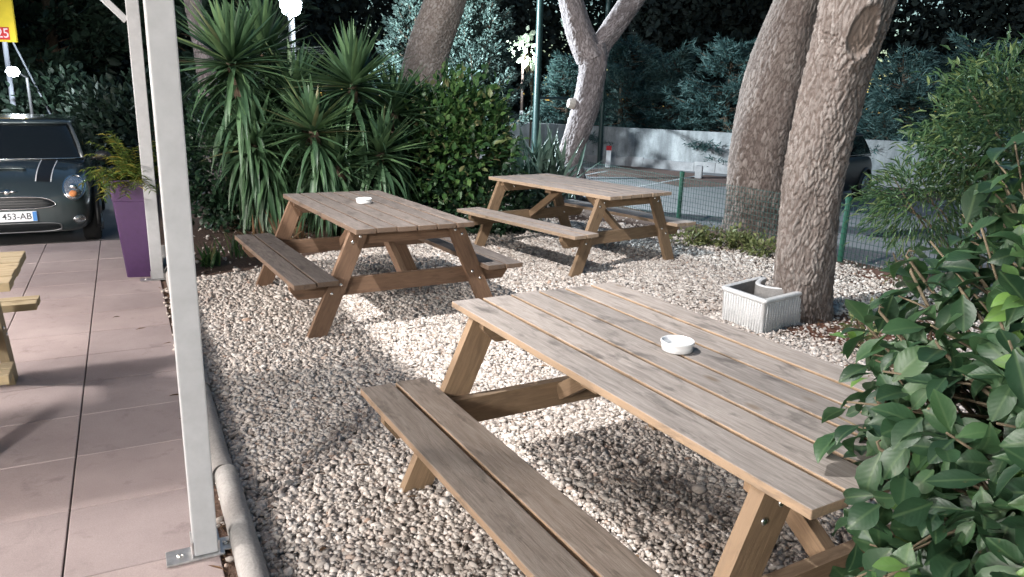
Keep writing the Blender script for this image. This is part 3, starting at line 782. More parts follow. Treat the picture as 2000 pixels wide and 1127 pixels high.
# nearest pine
rows = [(1503, 1617, 628), (1508, 1618, 580), (1515, 1624, 500), (1527, 1637, 400), (1540, 1652, 320), (1557, 1672, 240), (1575, 1697, 150), (1592, 1722, 70), (1607, 1745, 0), (1640, 1800, -150), (1690, 1870, -330)]
pts, rad = trunk_from_px(rows, PINE1.y+0.05, PINE1.y-1.0)
pts = [Vector((pts[0].x-0.01, pts[0].y+0.02, -0.12))]+pts; rad = [rad[0]*1.25, rad[0]*1.10]+rad[1:]
t = thing('pine_tree', 'leaning pine with an oval branch scar, planter at its foot', 'tree', (0, 0, 0), 0, 'pines standing about the garden')
bark_tube('trunk', pts, rad, M_BARK, t, 190, 0.009, 0.033, 0.10, 0.0085, 3.1, scar=(2.40, 0.06, 0.145, 0.085))
# second pine behind the fence
rows = [(1400, 1545, 478), (1412, 1535, 440), (1419, 1536, 380), (1424, 1540, 310), (1437, 1552, 240), (1456, 1572, 160), (1482, 1592, 80), (1514, 1612, 0), (1570, 1665, -120), (1640, 1730, -260)]
pts, rad = trunk_from_px(rows, 9.75, 9.1)
pts = [Vector((pts[0].x, pts[0].y, -0.15))]+pts; rad = [rad[0]*1.1]+rad
t = thing('pine_tree', 'dark thick pine leaning behind the wire mesh fence', 'tree', (0, 0, 0), 0, 'pines standing about the garden')
bark_tube('trunk', pts, rad, M_BARKD, t, 170, 0.013, 0.042, 0.14, 0.009, 7.7)
# forked pale pine
t = thing('pine_tree', 'pale forked pine rising behind the grey sword leaved plant', 'tree', (0, 0, 0), 0, 'pines standing about the garden')
YF = 12.4
rows = [(1073, 1146, 350), (1088, 1138, 310), (1103, 1152, 260), (1118, 1170, 205), (1127, 1180, 160), (1130, 1185, 120), (1122, 1180, 92)]
pts, rad = trunk_from_px(rows, YF, YF)
b0 = Vector((pts[0].x-0.12, YF, -0.15)); pts = [b0]+pts; rad = [rad[0]*1.05]+rad
trk = bark_tube('trunk', pts, rad, M_BARKP, t, 130, 0.016, 0.05, 0.10, 0.010, 11.3)
rows = [(1124, 1182, 112), (1112, 1166, 80), (1102, 1152, 45), (1091, 1138, 0), (1070, 1112, -70), (1045, 1085, -170)]
pts, rad = trunk_from_px(rows, YF, YF-0.2); bark_tube('limb', pts, rad, M_BARKP, trk, 100, 0.018, 0.05, 0.10, 0.009, 12.9)
rows = [(1138, 1186, 118), (1150, 1192, 90), (1170, 1212, 60), (1190, 1234, 30), (1210, 1256, 0), (1260, 1310, -70), (1330, 1380, -170)]
pts, rad = trunk_from_px(rows, YF+0.03, YF+0.3); bark_tube('limb', pts, rad, M_BARKP, trk, 100, 0.018, 0.05, 0.10, 0.009, 14.2)
a = atY(1121, 204, YF-0.05)
m = MB(); m.tube([a+Vector((0.08, 0.05, 0)), a+Vector((-0.06, -0.02, 0.015)), a+Vector((-0.095, -0.03, 0.02))], [0.10, 0.085, 0.07], 12); m.build('branch_stub', simple('cut_wood', (0.50, 0.46, 0.42), 0.8, 0, 0.2, 20, 0.2, 0.3), trk)
# left pine behind the shrub
rows = [(770, 862, 330), (778, 868, 230), (785, 872, 150), (797, 880, 90), (812, 893, 45), (828, 907, 0), (870, 945, -120), (920, 990, -260)]
pts, rad = trunk_from_px(rows, 10.4, 10.2); pts = [Vector((pts[0].x-0.1, pts[0].y, -0.15))]+pts; rad = [rad[0]*1.2]+rad
t = thing('pine_tree', 'leaning grey pine rising behind the bright green shrub', 'tree', (0, 0, 0), 0, 'pines standing about the garden')
bark_tube('trunk', pts, rad, M_BARK, t, 130, 0.014, 0.038, 0.07, 0.009, 21.7)
# thin silvery trunk beside the nearest post
rows = [(392, 430, 260), (385, 420, 160), (375, 408, 80), (362, 392, 0), (340, 368, -140)]
pts, rad = trunk_from_px(rows, 11.5, 11.4); pts = [Vector((pts[0].x+0.05, pts[0].y, -0.15))]+pts; rad = [rad[0]*1.1]+rad
t = thing('pine_tree', 'thin silvery trunk behind the leftmost yucca', 'tree', (0, 0, 0), 0)
bark_tube('trunk', pts, rad, M_BARKP, t, 60, 0.03, 0.08, 0.12, 0.010, 4.4)

# ================================================================== yuccas
def blades(C, Dv, L, Wd, droop, mat_rnd=None, seg=7):
    """sword leaves from points C along Dv, bending under their weight by droop"""
    n = len(C); Dv = Dv/np.linalg.norm(Dv, axis=1)[:, None]
    up = np.array([0, 0, 1.0]); X = np.cross(Dv, up+rng.normal(size=(n, 3))*0.15); X /= np.linalg.norm(X, axis=1)[:, None]+1e-9
    Pc = C.copy(); D = Dv.copy(); rows = []; prof = [0.55, 0.9, 1.0, 0.95, 0.8, 0.55, 0.30, 0.03]
    BC = []
    for i in range(seg+1):
        w = (Wd*prof[i]/2)[:, None]; Zn = np.cross(X, D)
        rows += [Pc-X*w+Zn*w*0.35, Pc, Pc+X*w+Zn*w*0.35]
        f = i/seg
        BC += [np.stack([np.full(n, f), np.full(n, q), np.zeros(n)], 1) for q in (-.5, 0, .5)]
        Pc = Pc+D*(L/seg)[:, None]
        D = D+np.array([0, 0, -1.0])*(droop*(0.25+1.5*f)/seg)[:, None]; D /= np.linalg.norm(D, axis=1)[:, None]
    k = len(rows); V = np.stack(rows, 1).reshape(-1, 3); B = np.stack(BC, 1).reshape(-1, 3)
    F = []
    for i in range(seg):
        for j in (0, 1): F.append([3*i+j, 3*i+j+1, 3*i+j+4, 3*i+j+3])
    F = (np.array(F)[None]+(np.arange(n)*k)[:, None, None]).reshape(-1, 4)
    r = np.repeat(rng.random(n) if mat_rnd is None else mat_rnd, k)
    return V, F, r, B
def yucca(label, head, foot, nl=95, L=0.62, skirt=0.8, ns=70, wl=0.042):
    t = thing('yucca', label, 'yucca', foot, 0, 'yuccas behind the dark picnic table')
    h = Vector(head)-Vector(foot)
    base = Vector((0, 0, -0.05)); mid = Vector((h.x*0.35, h.y*0.4, h.z*0.55)); top = h+Vector((0, 0, 0.05))
    P = smooth_path([base, mid, top], 14)
    v, f = tube_np(P, np.linspace(0.085, 0.05, 14)*(1+0.06*np.sin(np.arange(14)*2.1)), 14)
    m = MB(); m.add(v, f); m.build('stem', M_BARK0, t, True)
    hv = np.array(h); nl = int(nl*1.3); n = nl; wl *= 1.3
    el = np.arcsin(np.clip(rng.uniform(-0.22, 0.995, n), -1, 1)); az = rng.uniform(0, 2*np.pi, n)
    D = np.stack([np.cos(el)*np.cos(az), np.cos(el)*np.sin(az), np.sin(el)], 1)
    C = hv+D*0.03+np.stack([np.zeros(n), np.zeros(n), np.clip(el, -1, 1)*0.07], 1)
    Ls = L*rng.uniform(0.75, 1.12, n)*(0.82+0.25*np.cos(el)); dr = np.where(el < 0.3, rng.uniform(0.05, 0.45, n), rng.uniform(0.0, 0.12, n))
    leaves_obj('leaf_crown', [blades(C, D, Ls, wl*rng.uniform(0.8, 1.15, n), dr)], M_YUC, t)
    if ns:
        ns = int(ns*1.4); fz = rng.uniform(0, 1, ns)**0.8
        az = rng.uniform(0, 2*np.pi, ns); el = -R(25)-fz*R(40)+rng.normal(0, 0.12, ns)
        D = np.stack([np.cos(el)*np.cos(az), np.cos(el)*np.sin(az), np.sin(el)], 1)
        ii = np.clip(13-(fz*skirt/max(h.z, 0.3)*13), 0, 13).astype(int)
        C = P[ii]+D*0.05+rng.normal(0, 0.01, (ns, 3))
        leaves_obj('hanging_leaves', [blades(C, D, L*rng.uniform(0.75, 1.1, ns), wl*rng.uniform(0.75, 1.1, ns), rng.uniform(1.2, 3.0, ns), rng.random(ns)*0.72)], M_YUC, t)
    return t
def Yh(px, py, Y): return atY(px, py, Y)
yucca('tall yucca of its clump standing beside the bolted white post', Yh(452, 128, 7.9), (-2.78, 8.15, 0), 100, 0.72, 1.1, 120, 0.05)
yucca('tall yucca with upright blades right of its clump', Yh(690, 172, 8.05), (-1.85, 8.35, 0), 100, 0.68, 1.0, 110, 0.048)
yucca('short yucca at the front of its clump, behind the dark table', Yh(613, 262, 7.65), (-2.02, 7.9, 0), 80, 0.55, 0.6, 90, 0.045)
yucca('low yucca sprawling to the right, before the bright shrub', Yh(742, 305, 8.1), (-1.55, 8.25, 0), 70, 0.58, 0.5, 60, 0.042)
yucca('dim yucca at the back of its clump under the street lamp', Yh(515, 110, 8.9), (-2.75, 9.1, 0), 90, 0.75, 0.9, 80, 0.05)
yucca('dim yucca in the gap between the two tall ones', Yh(575, 190, 8.5), (-2.3, 8.75, 0), 80, 0.66, 0.9, 90, 0.046)
yucca('dim leaning yucca behind the tall one with upright blades', Yh(770, 225, 8.75), (-1.5, 8.9, 0), 80, 0.62, 0.8, 80, 0.045)
yucca('low yucca under the leftmost head, its blades reaching the ground', Yh(500, 290, 8.0), (-2.55, 8.3, 0), 80, 0.62, 0.6, 90, 0.045)
yucca('lowest yucca, its blades hanging behind the dark table top', Yh(660, 330, 7.9), (-1.85, 8.1, 0), 70, 0.56, 0.5, 70, 0.042)
# dry fallen blades under the clump
n = 40; C = np.stack([rng.uniform(-2.75, -2.2, n), rng.uniform(7.6, 7.95, n), np.full(n, 0.02)], 1)
az = rng.uniform(0, 2*np.pi, n); el = rng.uniform(0.15, 1.35, n); D = np.stack([np.cos(el)*np.cos(az), np.cos(el)*np.sin(az), np.sin(el)], 1)
o = leaves_obj('dry_blades', [blades(C, D, rng.uniform(0.25, 0.5, n), np.full(n, 0.03), rng.uniform(0, 0.6, n))], M_DRY); tag(o, 'clump of dry brown blades under the yuccas', 'dry plant')

# ================================================================== shrubs and foliage
def cloud(center, radii, nclump, per, spread, shell=0.55, flat=0.0, zmin=None, frontbias=None):
    """points gathered in clumps spread through an ellipsoid; returns points and outward directions"""
    c = np.array(center); r = np.array(radii)
    q = unit(nclump)*(shell+(1-shell)*rng.random(nclump)**0.6)[:, None]
    cc = c+q*r
    P = (cc[:, None, :]+rng.normal(size=(nclump, per, 3))*spread*rng.uniform(0.6, 1.3, nclump)[:, None, None]).reshape(-1, 3)
    if zmin is not None: P = P[P[:, 2] > zmin]
    D = (P-c)/r; D /= np.linalg.norm(D, axis=1)[:, None]+1e-9
    return P, D, cc
def stems(name, base, tips, mat, parent, r0=0.02, r1=0.004, n=8):
    m = MB(); b = np.array(base, float)
    for tp in tips:
        s0 = b+np.array([rng.normal(0, 0.05), rng.normal(0, 0.05), 0]); mid = s0+(np.array(tp)-s0)*0.55+np.array([0, 0, 0.12])+rng.normal(size=3)*0.05
        m.tube(smooth_path([s0, mid, tp], 8), np.linspace(r0, r1, 8), 6)
    m.build(name, mat, parent, True)
def shrub(name, label, cat, base, center, radii, ncl, per, spread, L, Wd, mat, kind='small', group=None, nst=14, shell=0.5, up=0.35, zmin=0.02, r0=0.02, jit=0.9):
    t = thing(name, label, cat, (0, 0, 0), 0, group)
    P, D, cc = cloud(center, radii, ncl, per, spread, shell, zmin=zmin)
    n = len(P); Dl = D+unit(n)*jit+np.array([0, 0, up]); Nn = np.array([0, 0, 1.0])+unit(n)*0.7+D*0.5
    leaves_obj('foliage', [leaf_arrays(P, Dl, Nn, L*rng.uniform(0.7, 1.2, n), Wd*rng.uniform(0.7, 1.2, n), kind)], mat, t)
    if nst:
        idx = rng.choice(len(cc), min(nst, len(cc)), replace=False); stems('stem', base, cc[idx], M_STEM, t, r0)
    return t
# bright shrub between the two back tables
shrub('leafy_shrub', 'dense bright green shrub between the two farther picnic tables', 'shrub', (-0.95, 9.3, 0), (-0.95, 9.3, 0.85), (0.95, 0.75, 0.95), 300, 30, 0.10, 0.10, 0.06, M_SHRUB, r0=0.03)
shrub('leafy_shrub', 'low dark green shrub at the foot of the bright one', 'shrub', (-0.35, 8.95, 0), (-0.45, 8.95, 0.35), (0.75, 0.45, 0.42), 120, 34, 0.08, 0.08, 0.05, M_IVY, r0=0.02)
shrub('leafy_shrub', 'dark ivy-like shrub between the bolted white post and the yuccas', 'shrub', (-3.35, 8.9, 0), (-3.3, 8.8, 0.7), (0.75, 0.6, 0.85), 170, 34, 0.09, 0.075, 0.055, M_IVY)
shrub('leafy_shrub', 'dark shrub filling the space behind the yucca stems', 'shrub', (-2.1, 9.6, 0), (-2.1, 9.5, 0.7), (1.3, 0.45, 0.95), 260, 34, 0.10, 0.085, 0.055, M_IVY)
# oleander-like bush on the right
shrub('willow_leaved_bush', 'tall light green bush with narrow leaves before the fence', 'bush', (4.9, 6.2, 0), (4.55, 6.3, 1.42), (1.2, 0.75, 0.74), 300, 30, 0.10, 0.105, 0.026, M_OLE, 'lance', r0=0.025, nst=22, up=-0.15, jit=0.9)
shrub('willow_leaved_bush', 'drooping narrow leaved spray before the car park, right of the near pine', 'bush', (4.3, 6.6, 0), (3.60, 6.5, 0.80), (0.50, 0.4, 0.36), 60, 26, 0.08, 0.105, 0.016, M_OLE, 'lance', r0=0.012, nst=12, up=-0.3, jit=0.6)
# broad leaved shrub in the right foreground: whorls of leaves at twig tips
def broad_shrub():
    t = thing('broad_leaved_shrub', 'glossy dark broad leaved shrub leaning over the pale table end', 'shrub', (1.72, 1.35, 0))
    O = np.array([1.72, 1.35, 0.0])
    c = np.array([1.42, 1.45, 0.74]); r = np.array([0.95, 0.58, 0.92])
    tips = []; tries = 0
    while len(tips) < 1500 and tries < 120000:
        tries += 1
        q = rng.uniform(-1, 1, 3)
        if (np.abs(q)**5).sum() > 1 or np.abs(q).max() < 0.45: continue
        p = c+q*r
        if p[2] > 1.03+1.30*(p[0]-0.80): continue
        if p[2] < 0.06 or p[1] < 0.85 or p[0] < 0.445*p[1]+0.05: continue
        # keep out of the table (its own corner box)
        tu = np.array([math.cos(-1.04895), math.sin(-1.04895)]); tv = np.array([-tu[1], tu[0]]); dd = p[:2]-np.array([0.5811, 2.4626])
        u, v = dd@tu, dd@tv
        if u < 0.98 and abs(v) < 0.52 and 0.60 < p[2] < 0.84: continue
        if u < 0.90 and p[2] < 0.65: continue
        if all(np.linalg.norm(p-x) > 0.047 for x in tips): tips.append(p)
    tips = np.array(tips)
    parts = []; m = MB()
    for i, p in enumerate(tips):
        ax = (p-c)/r; ax = ax/np.linalg.norm(ax)*0.8+np.array([0, 0, 0.55])+rng.normal(size=3)*0.25; ax /= np.linalg.norm(ax)
        n = rng.integers(7, 11); az = np.arange(n)*2.4+rng.random()*6; X = np.cross(ax, [0.3, 0.2, 1.0]); X /= np.linalg.norm(X); Yv = np.cross(ax, X)
        young = rng.random() < 0.12
        tilt = rng.uniform(-0.5, 0.55, n) if not young else rng.uniform(0.2, 0.9, n)
        D = np.cos(az)[:, None]*X+np.sin(az)[:, None]*Yv+ax*tilt[:, None]+np.array([0, 0, -0.38])
        P = p-ax*rng.uniform(0, 0.13, n)[:, None]+D*0.012
        L = rng.uniform(0.05, 0.118, n)*(0.62 if young else 1); Wd = L*rng.uniform(0.46, 0.60, n)
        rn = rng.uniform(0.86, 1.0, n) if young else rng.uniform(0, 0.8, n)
        D = D+rng.normal(size=(n, 3))*0.35; parts.append(leaf_arrays(P, D, ax+np.array([0, -0.45, 0.5])+rng.normal(size=(n, 3))*0.45, L, Wd, 'broad', rn))
        s0 = O+np.array([rng.normal(0, 0.07), rng.normal(0, 0.07), 0]); k = c*0.45+O*0.25+p*0.3+rng.normal(size=3)*0.05
        if i % 3 == 0: m.tube(smooth_path([s0, k, p-ax*0.06, p], 9), np.linspace(0.009, 0.002, 9), 6)
        else:
            q = tips[(i//3)*3]; kk = c*0.5+q*0.25+p*0.25+rng.normal(size=3)*0.04
            m.tube(smooth_path([c*0.6+q*0.4, kk, p], 7), np.linspace(0.006, 0.0025, 7), 5)
    # older leaves deeper in the shrub
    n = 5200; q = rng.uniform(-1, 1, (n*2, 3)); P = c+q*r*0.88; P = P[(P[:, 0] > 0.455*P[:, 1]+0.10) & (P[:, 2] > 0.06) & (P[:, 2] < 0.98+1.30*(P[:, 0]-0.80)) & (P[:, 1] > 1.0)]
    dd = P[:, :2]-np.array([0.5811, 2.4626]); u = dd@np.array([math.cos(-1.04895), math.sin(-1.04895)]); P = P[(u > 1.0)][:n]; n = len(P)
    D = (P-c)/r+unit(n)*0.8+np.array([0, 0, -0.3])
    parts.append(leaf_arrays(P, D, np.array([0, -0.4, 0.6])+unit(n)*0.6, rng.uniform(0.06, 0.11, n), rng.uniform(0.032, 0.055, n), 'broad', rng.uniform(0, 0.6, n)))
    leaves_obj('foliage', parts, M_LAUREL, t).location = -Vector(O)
    m.build('stem', M_STEM, t, True).location = -Vector(O)
broad_shrub()
# seedlings and weeds
def tuft(name, label, cat, p, n, L, Wd, mat, spread=0.12, el=(0.5, 1.4), droop=(0.1, 0.7), group=None):
    C = np.stack([p[0]+rng.normal(0, spread, n), p[1]+rng.normal(0, spread, n), np.zeros(n)], 1)
    az = rng.uniform(0, 2*np.pi, n); e = rng.uniform(*el, n)
    D = np.stack([np.cos(e)*np.cos(az), np.cos(e)*np.sin(az), np.sin(e)], 1)
    o = leaves_obj(name, [blades(C, D, L*rng.uniform(0.6, 1.1, n), Wd*rng.uniform(0.7, 1.1, n), rng.uniform(*droop, n))], mat)
    return tag(o, label, cat, group)
a = at(412, 520); tuft('strap_leaf_plant', 'small spreading strap leaved plant beside the bolted white post', 'plant', (a.x, a.y), 26, 0.30, 0.035, M_SHRUB, 0.05)
a = at(445, 505); tuft('strap_leaf_plant', 'small strap leaved plant with upright blades before the dark bench', 'plant', (a.x+0.05, a.y+0.1), 16, 0.30, 0.025, M_SHRUB, 0.06, (0.9, 1.5))
a = at(1660, 690); shrub('seedling', 'small bright green seedling between the near pine and the right shrub', 'seedling', (a.x+.05, a.y, 0), (a.x+0.06, a.y, 0.17), (0.06, 0.06, 0.08), 9, 4, 0.03, 0.075, 0.035, M_WEED, nst=5, r0=0.005)
a = at(1755, 560); shrub('seedling', 'wispy seedling growing by the fence at the right', 'seedling', (a.x, a.y, 0), (a.x, a.y, 0.2), (0.1, 0.1, 0.18), 22, 5, 0.035, 0.07, 0.012, M_SHRUB, 'lance', nst=8, r0=0.005)
# weeds under the second pine: each clump its own plant
for i, (px, py, sc) in enumerate([(1345, 478, 1.0), (1385, 480, 0.9), (1425, 482, 1.1), (1462, 492, 1.2), (1492, 500, 1.0)]):
    a = at(px, py)
    shrub('weed_clump', ['pale weed clump nearest the bleached table end, under the dark pine', 'second pale weed clump from the bleached table, under the dark pine', 'pale weed clump in the middle of its row under the dark pine', 'largest pale weed clump, under the dark pine', 'pale weed clump touching the near pine trunk'][i], 'weed', (a.x, a.y, 0), (a.x, a.y, 0.07*sc), (0.20*sc, 0.16*sc, 0.09*sc), 26, 12, 0.04, 0.05, 0.032, M_WEED, group='weeds at the foot of the dark pine', nst=6, r0=0.004)
# grey sword leaved plant before the forked pine
a = Vector((0.33, 10.5, 0)); n = 230
C = np.stack([a.x+rng.normal(0, 0.20, n), a.y+rng.normal(0, 0.15, n), rng.uniform(0.05, 0.62, n)], 1); az = rng.uniform(0, 2*np.pi, n); e = rng.uniform(-0.1, 1.45, n)
D = np.stack([np.cos(e)*np.cos(az), np.cos(e)*np.sin(az), np.sin(e)], 1)
o = leaves_obj('sword_leaved_plant', [blades(C, D, rng.uniform(0.45, 0.78, n), np.full(n, 0.062), rng.uniform(0.0, 0.5, n))], M_AGA); tag(o, 'grey green sword leaved plant behind the bleached picnic table', 'plant')

# ================================================================== pots
# purple planter with a yellow green fern
pb = (at(243, 542)+at(295, 540))/2
w0, w1, ph = 0.112, 0.168, 0.83
pc = Vector((pb.x+0.0, pb.y+0.11, 0)); pa = math.atan2(0.055, 0.2)
t = thing('tall_planter', 'tall tapered purple planter holding a yellow green fern', 'planter', pc, pa)
m = MB()
rings = [(w0, 0.0), (w0+0.002, 0.004), (w0+(w1-w0)*0.80, ph*0.80), (w0+(w1-w0)*0.80+0.004, ph*0.805), (w1, ph), (w1, ph+0.012), (w1-0.02, ph+0.012), (w1-0.024, ph-0.08)]
V = []; F = []
cn = 5
def rsq(w, rr=0.018):
    out = []
    for q, (sx, sy) in enumerate([(1, 1), (-1, 1), (-1, -1), (1, -1)]):
        for k in range(cn):
            a_ = math.pi/2*(q+k/(cn-1)); out.append((sx*(w-rr)+rr*math.cos(a_), sy*(w-rr)+rr*math.sin(a_)))
    return out
nn = 4*cn
for w, z in rings: V += [(x, y, z) for x, y in rsq(w)]
for i in range(len(rings)-1):
    for j in range(nn): F.append([i*nn+j, i*nn+(j+1) % nn, (i+1)*nn+(j+1) % nn, (i+1)*nn+j])
V += [(0, 0, 0.001), (0, 0, ph-0.08)]
F += [[(j+1) % nn, j, len(V)-2] for j in range(nn)] + [[(len(rings)-1)*nn+j, (len(rings)-1)*nn+(j+1) % nn, len(V)-1] for j in range(nn)]
m.add(np.array(V), F); m.build('pot', M_PURPLE, t)
n = 72; az = rng.uniform(0, 2*np.pi, n); e = rng.uniform(0.35, 1.4, n); D = np.stack([np.cos(e)*np.cos(az), np.cos(e)*np.sin(az), np.sin(e)], 1)
Pf = []; Df = []; fm = MB()
for i in range(n):
    p = np.array([pc.x, pc.y, ph-0.06])+np.array([rng.normal(0, 0.03), rng.normal(0, 0.03), 0]); d = D[i].copy(); L = rng.uniform(0.32, 0.52); path = [p.copy()]
    for k in range(14):
        p = p+d*L/14; d = d+np.array([0, 0, -0.085*(0.4+k/9)]); d /= np.linalg.norm(d); path.append(p.copy())
        if k > 1:
            X = np.cross(d, [0, 0, 1.0]); X /= np.linalg.norm(X)+1e-9
            for s in (-1, 1): Pf.append(p.copy()); Df.append(X*s+d*0.6+np.array([0, 0, -0.15])+rng.normal(size=3)*0.12)
    fm.tube(path, np.linspace(0.003, 0.0012, 15), 4, False)
Pf = np.array(Pf); Df = np.array(Df); n = len(Pf)
tf = thing('fern', 'yellow green fern growing in the purple planter', 'fern', pc)
o = leaves_obj('fronds', [leaf_arrays(Pf-np.array(pc), Df, np.array([0, 0, 1.0])+unit(n)*0.3, rng.uniform(0.05, 0.085, n), np.full(n, 0.016), 'lance')], M_FERN, tf)
q = fm.build('frond_stems', M_FERN, tf); q.location = -pc

# white ribbed planter round the pine
M_PLANT = conc('white_planter_concrete', (0.52, 0.535, 0.54), (0.66, 0.67, 0.675), 4.0)
q0, q1, q2, q3 = Vector((1.79, 5.04, 0)), Vector((1.585, 5.43, 0)), Vector((2.22, 5.38, 0)), Vector((2.00, 5.80, 0))
PCN = (q0+q1+q2+q3)/4; HT = 0.268
tp = thing('concrete_planter', 'white ribbed concrete planter notched round the near pine trunk', 'planter', PCN)
tc = Vector((PINE1.x, PINE1.y, 0)); rn_ = 0.275
def outline(scale, inset=0.0, samples=26):
    """closed outline: q1 -> q0 -> q2 -> concave arc -> q3"""
    pts = []
    def edge(a, b, n): return [a+(b-a)*(i/n) for i in range(n)]
    pts += edge(q3, q1, samples) + edge(q1, q0, samples) + edge(q0, q2, samples)
    A, B = q2, q3; n = samples; M_ = (A+B)/2; nin = (PCN-tc).normalized()
    A2 = A+(B-A)*0.13; B2 = B+(A-B)*0.13
    for i in range(5): pts.append(A+(A2-A)*(i/5))
    for i in range(n):
        f = i/n; pts.append(A2+(B2-A2)*f+nin*(0.215*math.sin(math.pi*f)**0.8))
    for i in range(5): pts.append(B2+(B-B2)*(i/5))
    out = []
    m_ = len(pts)
    # round the corners a little by averaging
    sm = [(pts[(i-1) % m_]+pts[i]*2+pts[(i+1) % m_])/4 for i in range(m_)]
    for i in range(m_):
        tg = (sm[(i+1) % m_]-sm[(i-1) % m_]).normalized(); nr = Vector((-tg.y, tg.x, 0))
        out.append((sm[i]-PCN)*scale+nr*inset)
    return out
def ring(scale, inset, z, rib=0.0):
    o_ = outline(scale, inset)
    return [(p.x, p.y, z) for p in o_]
sgn = -1.0
test = outline(1.0, 0.02); 
area = lambda o_: sum(o_[i].x*o_[(i+1) % len(o_)].y-o_[(i+1) % len(o_)].x*o_[i].y for i in range(len(o_)))
if area(test) < area(outline(1.0, 0.0)): sgn = 1.0   # inset sign that shrinks the outline
lev = [(0.93, 0.0, -0.02), (0.975, 0.0, HT-0.035), (0.985, -0.004*1, HT-0.03), (1.0, -0.006, HT-0.022), (1.0, -0.006, HT-0.004), (1.0, 0.0, HT), (1.0, 0.030, HT), (1.0, 0.034, HT-0.006), (0.985, 0.036, 0.06)]
V = []; n = None; M_LIN = conc('dark_planter_inside', (0.16, 0.155, 0.15), (0.30, 0.29, 0.28), 5.0)  # inner walls a darker concrete than the outside
for sc_, ins, z in lev:
    r_ = ring(sc_, sgn*ins, z); n = len(r_)
    if z < HT-0.031:   # ribs on the outside walls
        r2 = []
        o_ = outline(sc_, 0.0)
        for i, p in enumerate(o_): r2.append((r_[i][0], r_[i][1], z))
        r_ = r2
    V += r_
V = np.array(V); F = []
for i in range(len(lev)-1):
    for j in range(n): F.append([i*n+j, i*n+(j+1) % n, (i+1)*n+(j+1) % n, (i+1)*n+j])
V0_ = V; m = MB(); m.add(V[:8*n], F[:7*n]); pot = m.build('pot', M_PLANT, tp, True)
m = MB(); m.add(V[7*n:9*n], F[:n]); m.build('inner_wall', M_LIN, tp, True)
from mathutils.geometry import tessellate_polygon
fl_o = [Vector((p[0], p[1], 0.075)) for p in ring(0.985, sgn*0.030, 0.075)]
mesh_np('soil', [tuple(p) for p in fl_o], np.array([list(x) for x in tessellate_polygon([fl_o])]), M_SOIL, tp)
# ribs as their own raised fluting along the three straight sides
m = MB()
for a_, b_ in ((q3, q1), (q1, q0), (q0, q2)):
    k = 15; d = (b_-a_); nr = Vector((d.y, -d.x, 0)).normalized()
    if nr.dot(PCN-(a_+b_)/2) > 0: nr = -nr
    for i in range(k):
        p = a_+d*((i+0.5)/k*0.92+0.04)
        lo = (p-PCN)*0.935+nr*0.000; hi = (p-PCN)*0.975+nr*0.000
        m.tube([lo+Vector((0, 0, -0.01)), hi+Vector((0, 0, HT-0.04))], [0.0045, 0.0045], 6)
m.build('fluting', M_PLANT, tp, True)

# ================================================================== wire mesh fence
FT = 6.76
fs_ = [0.0, 2.65, 5.306, 8.0, 10.6]
fh = 0.66
t = thing('wire_fence', 'low green wire mesh fence with round posts along the car park', 'fence', ts(FT, 5.3))
O_ = ts(FT, 5.3)
for s in fs_:
    p = ts(FT, s)-O_; m = MB(); m.tube([p+Vector((0, 0, -0.12)), p+Vector((0, 0, fh)), p+Vector((0, 0, fh+0.002))], [0.030, 0.030, 0.030], 16); po = m.build('post', M_GREENM, t)
    m = MB(); m.tube([p+Vector((0, 0, fh-0.02)), p+Vector((0, 0, fh+0.012)), p+Vector((0, 0, fh+0.022))], [0.034, 0.034, 0.02], 16); m.build('cap', M_GREENM, po)
for a_, b_ in zip(fs_[:-1], fs_[1:]):
    m = MB(); n = int((b_-a_)/0.05)
    for i in range(1, n):
        p = ts(FT-0.034, a_+(b_-a_)*i/n)-O_; m.box(p+Vector((0, 0, 0.30)), (0.0042, 0.0042, 0.64), ANG)
    for k in range(11):
        p = ts(FT-0.038, (a_+b_)/2)-O_; m.box(p+Vector((0, 0, -0.01+0.0615*k)), (0.0042, b_-a_, 0.0042), ANG)
    m.build('mesh_panel', M_WIRE, t)

# ================================================================== car park beyond
wA, wB = at(1144, 318, PARK_Z), at(1400, 338, PARK_Z)
wd = (wB-wA); wd.z = 0; wd.normalize(); wn = Vector((wd.y, -wd.x, 0))
if wn.y > 0: wn = -wn
wang = math.atan2(wd.y, wd.x)
def wall_mat():
    m, nt, b = newmat('stained_render'); oc = objco(nt)
    n1 = noise(nt, mapping(nt, oc, (1, 1, 0.35)), 3.2, 6, 0.65); n2 = noise(nt, oc, 26, 4, 0.7); n3 = noise(nt, mapping(nt, oc, (3.0, 3.0, 0.15)), 1.3, 5, 0.65)
    c = ramp(nt, n1, [(0.30, (0.15, 0.155, 0.16)), (0.5, (0.27, 0.28, 0.285)), (0.68, (0.40, 0.415, 0.42))])
    c = mixc(nt, math_(nt, 'MULTIPLY', ramp(nt, n3, [(0.5, (0, 0, 0)), (0.66, (1, 1, 1))]), 0.6), c, (0.13, 0.135, 0.14))
    c = mixc(nt, 0.6, c, ramp(nt, n2, [(0.3, (0.75, 0.75, 0.75)), (0.7, (1.2, 1.2, 1.2))]), 'MULTIPLY')
    nt.links.new(c, b.inputs['Base Color']); b.inputs['Roughness'].default_value = 0.9; bump(nt, b, n2, 0.4, 0.01); return m
M_WALL = wall_mat(); M_PLINTH = conc('rough_plinth', (0.20, 0.195, 0.20), (0.40, 0.39, 0.39), 2.6)
k0 = -2.6; k1 = 16.0
WH = 1.03
t = thing('boundary_wall', 'low stained concrete wall along the back of the car park', 'wall', wA, wang)
m = MB(); m.box(((k0+k1)/2, 0.10, WH/2+0.0), (k1-k0, 0.20, WH), 0, 0.008); m.build('render_face', M_WALL, t)
m = MB(); x = k0+0.1
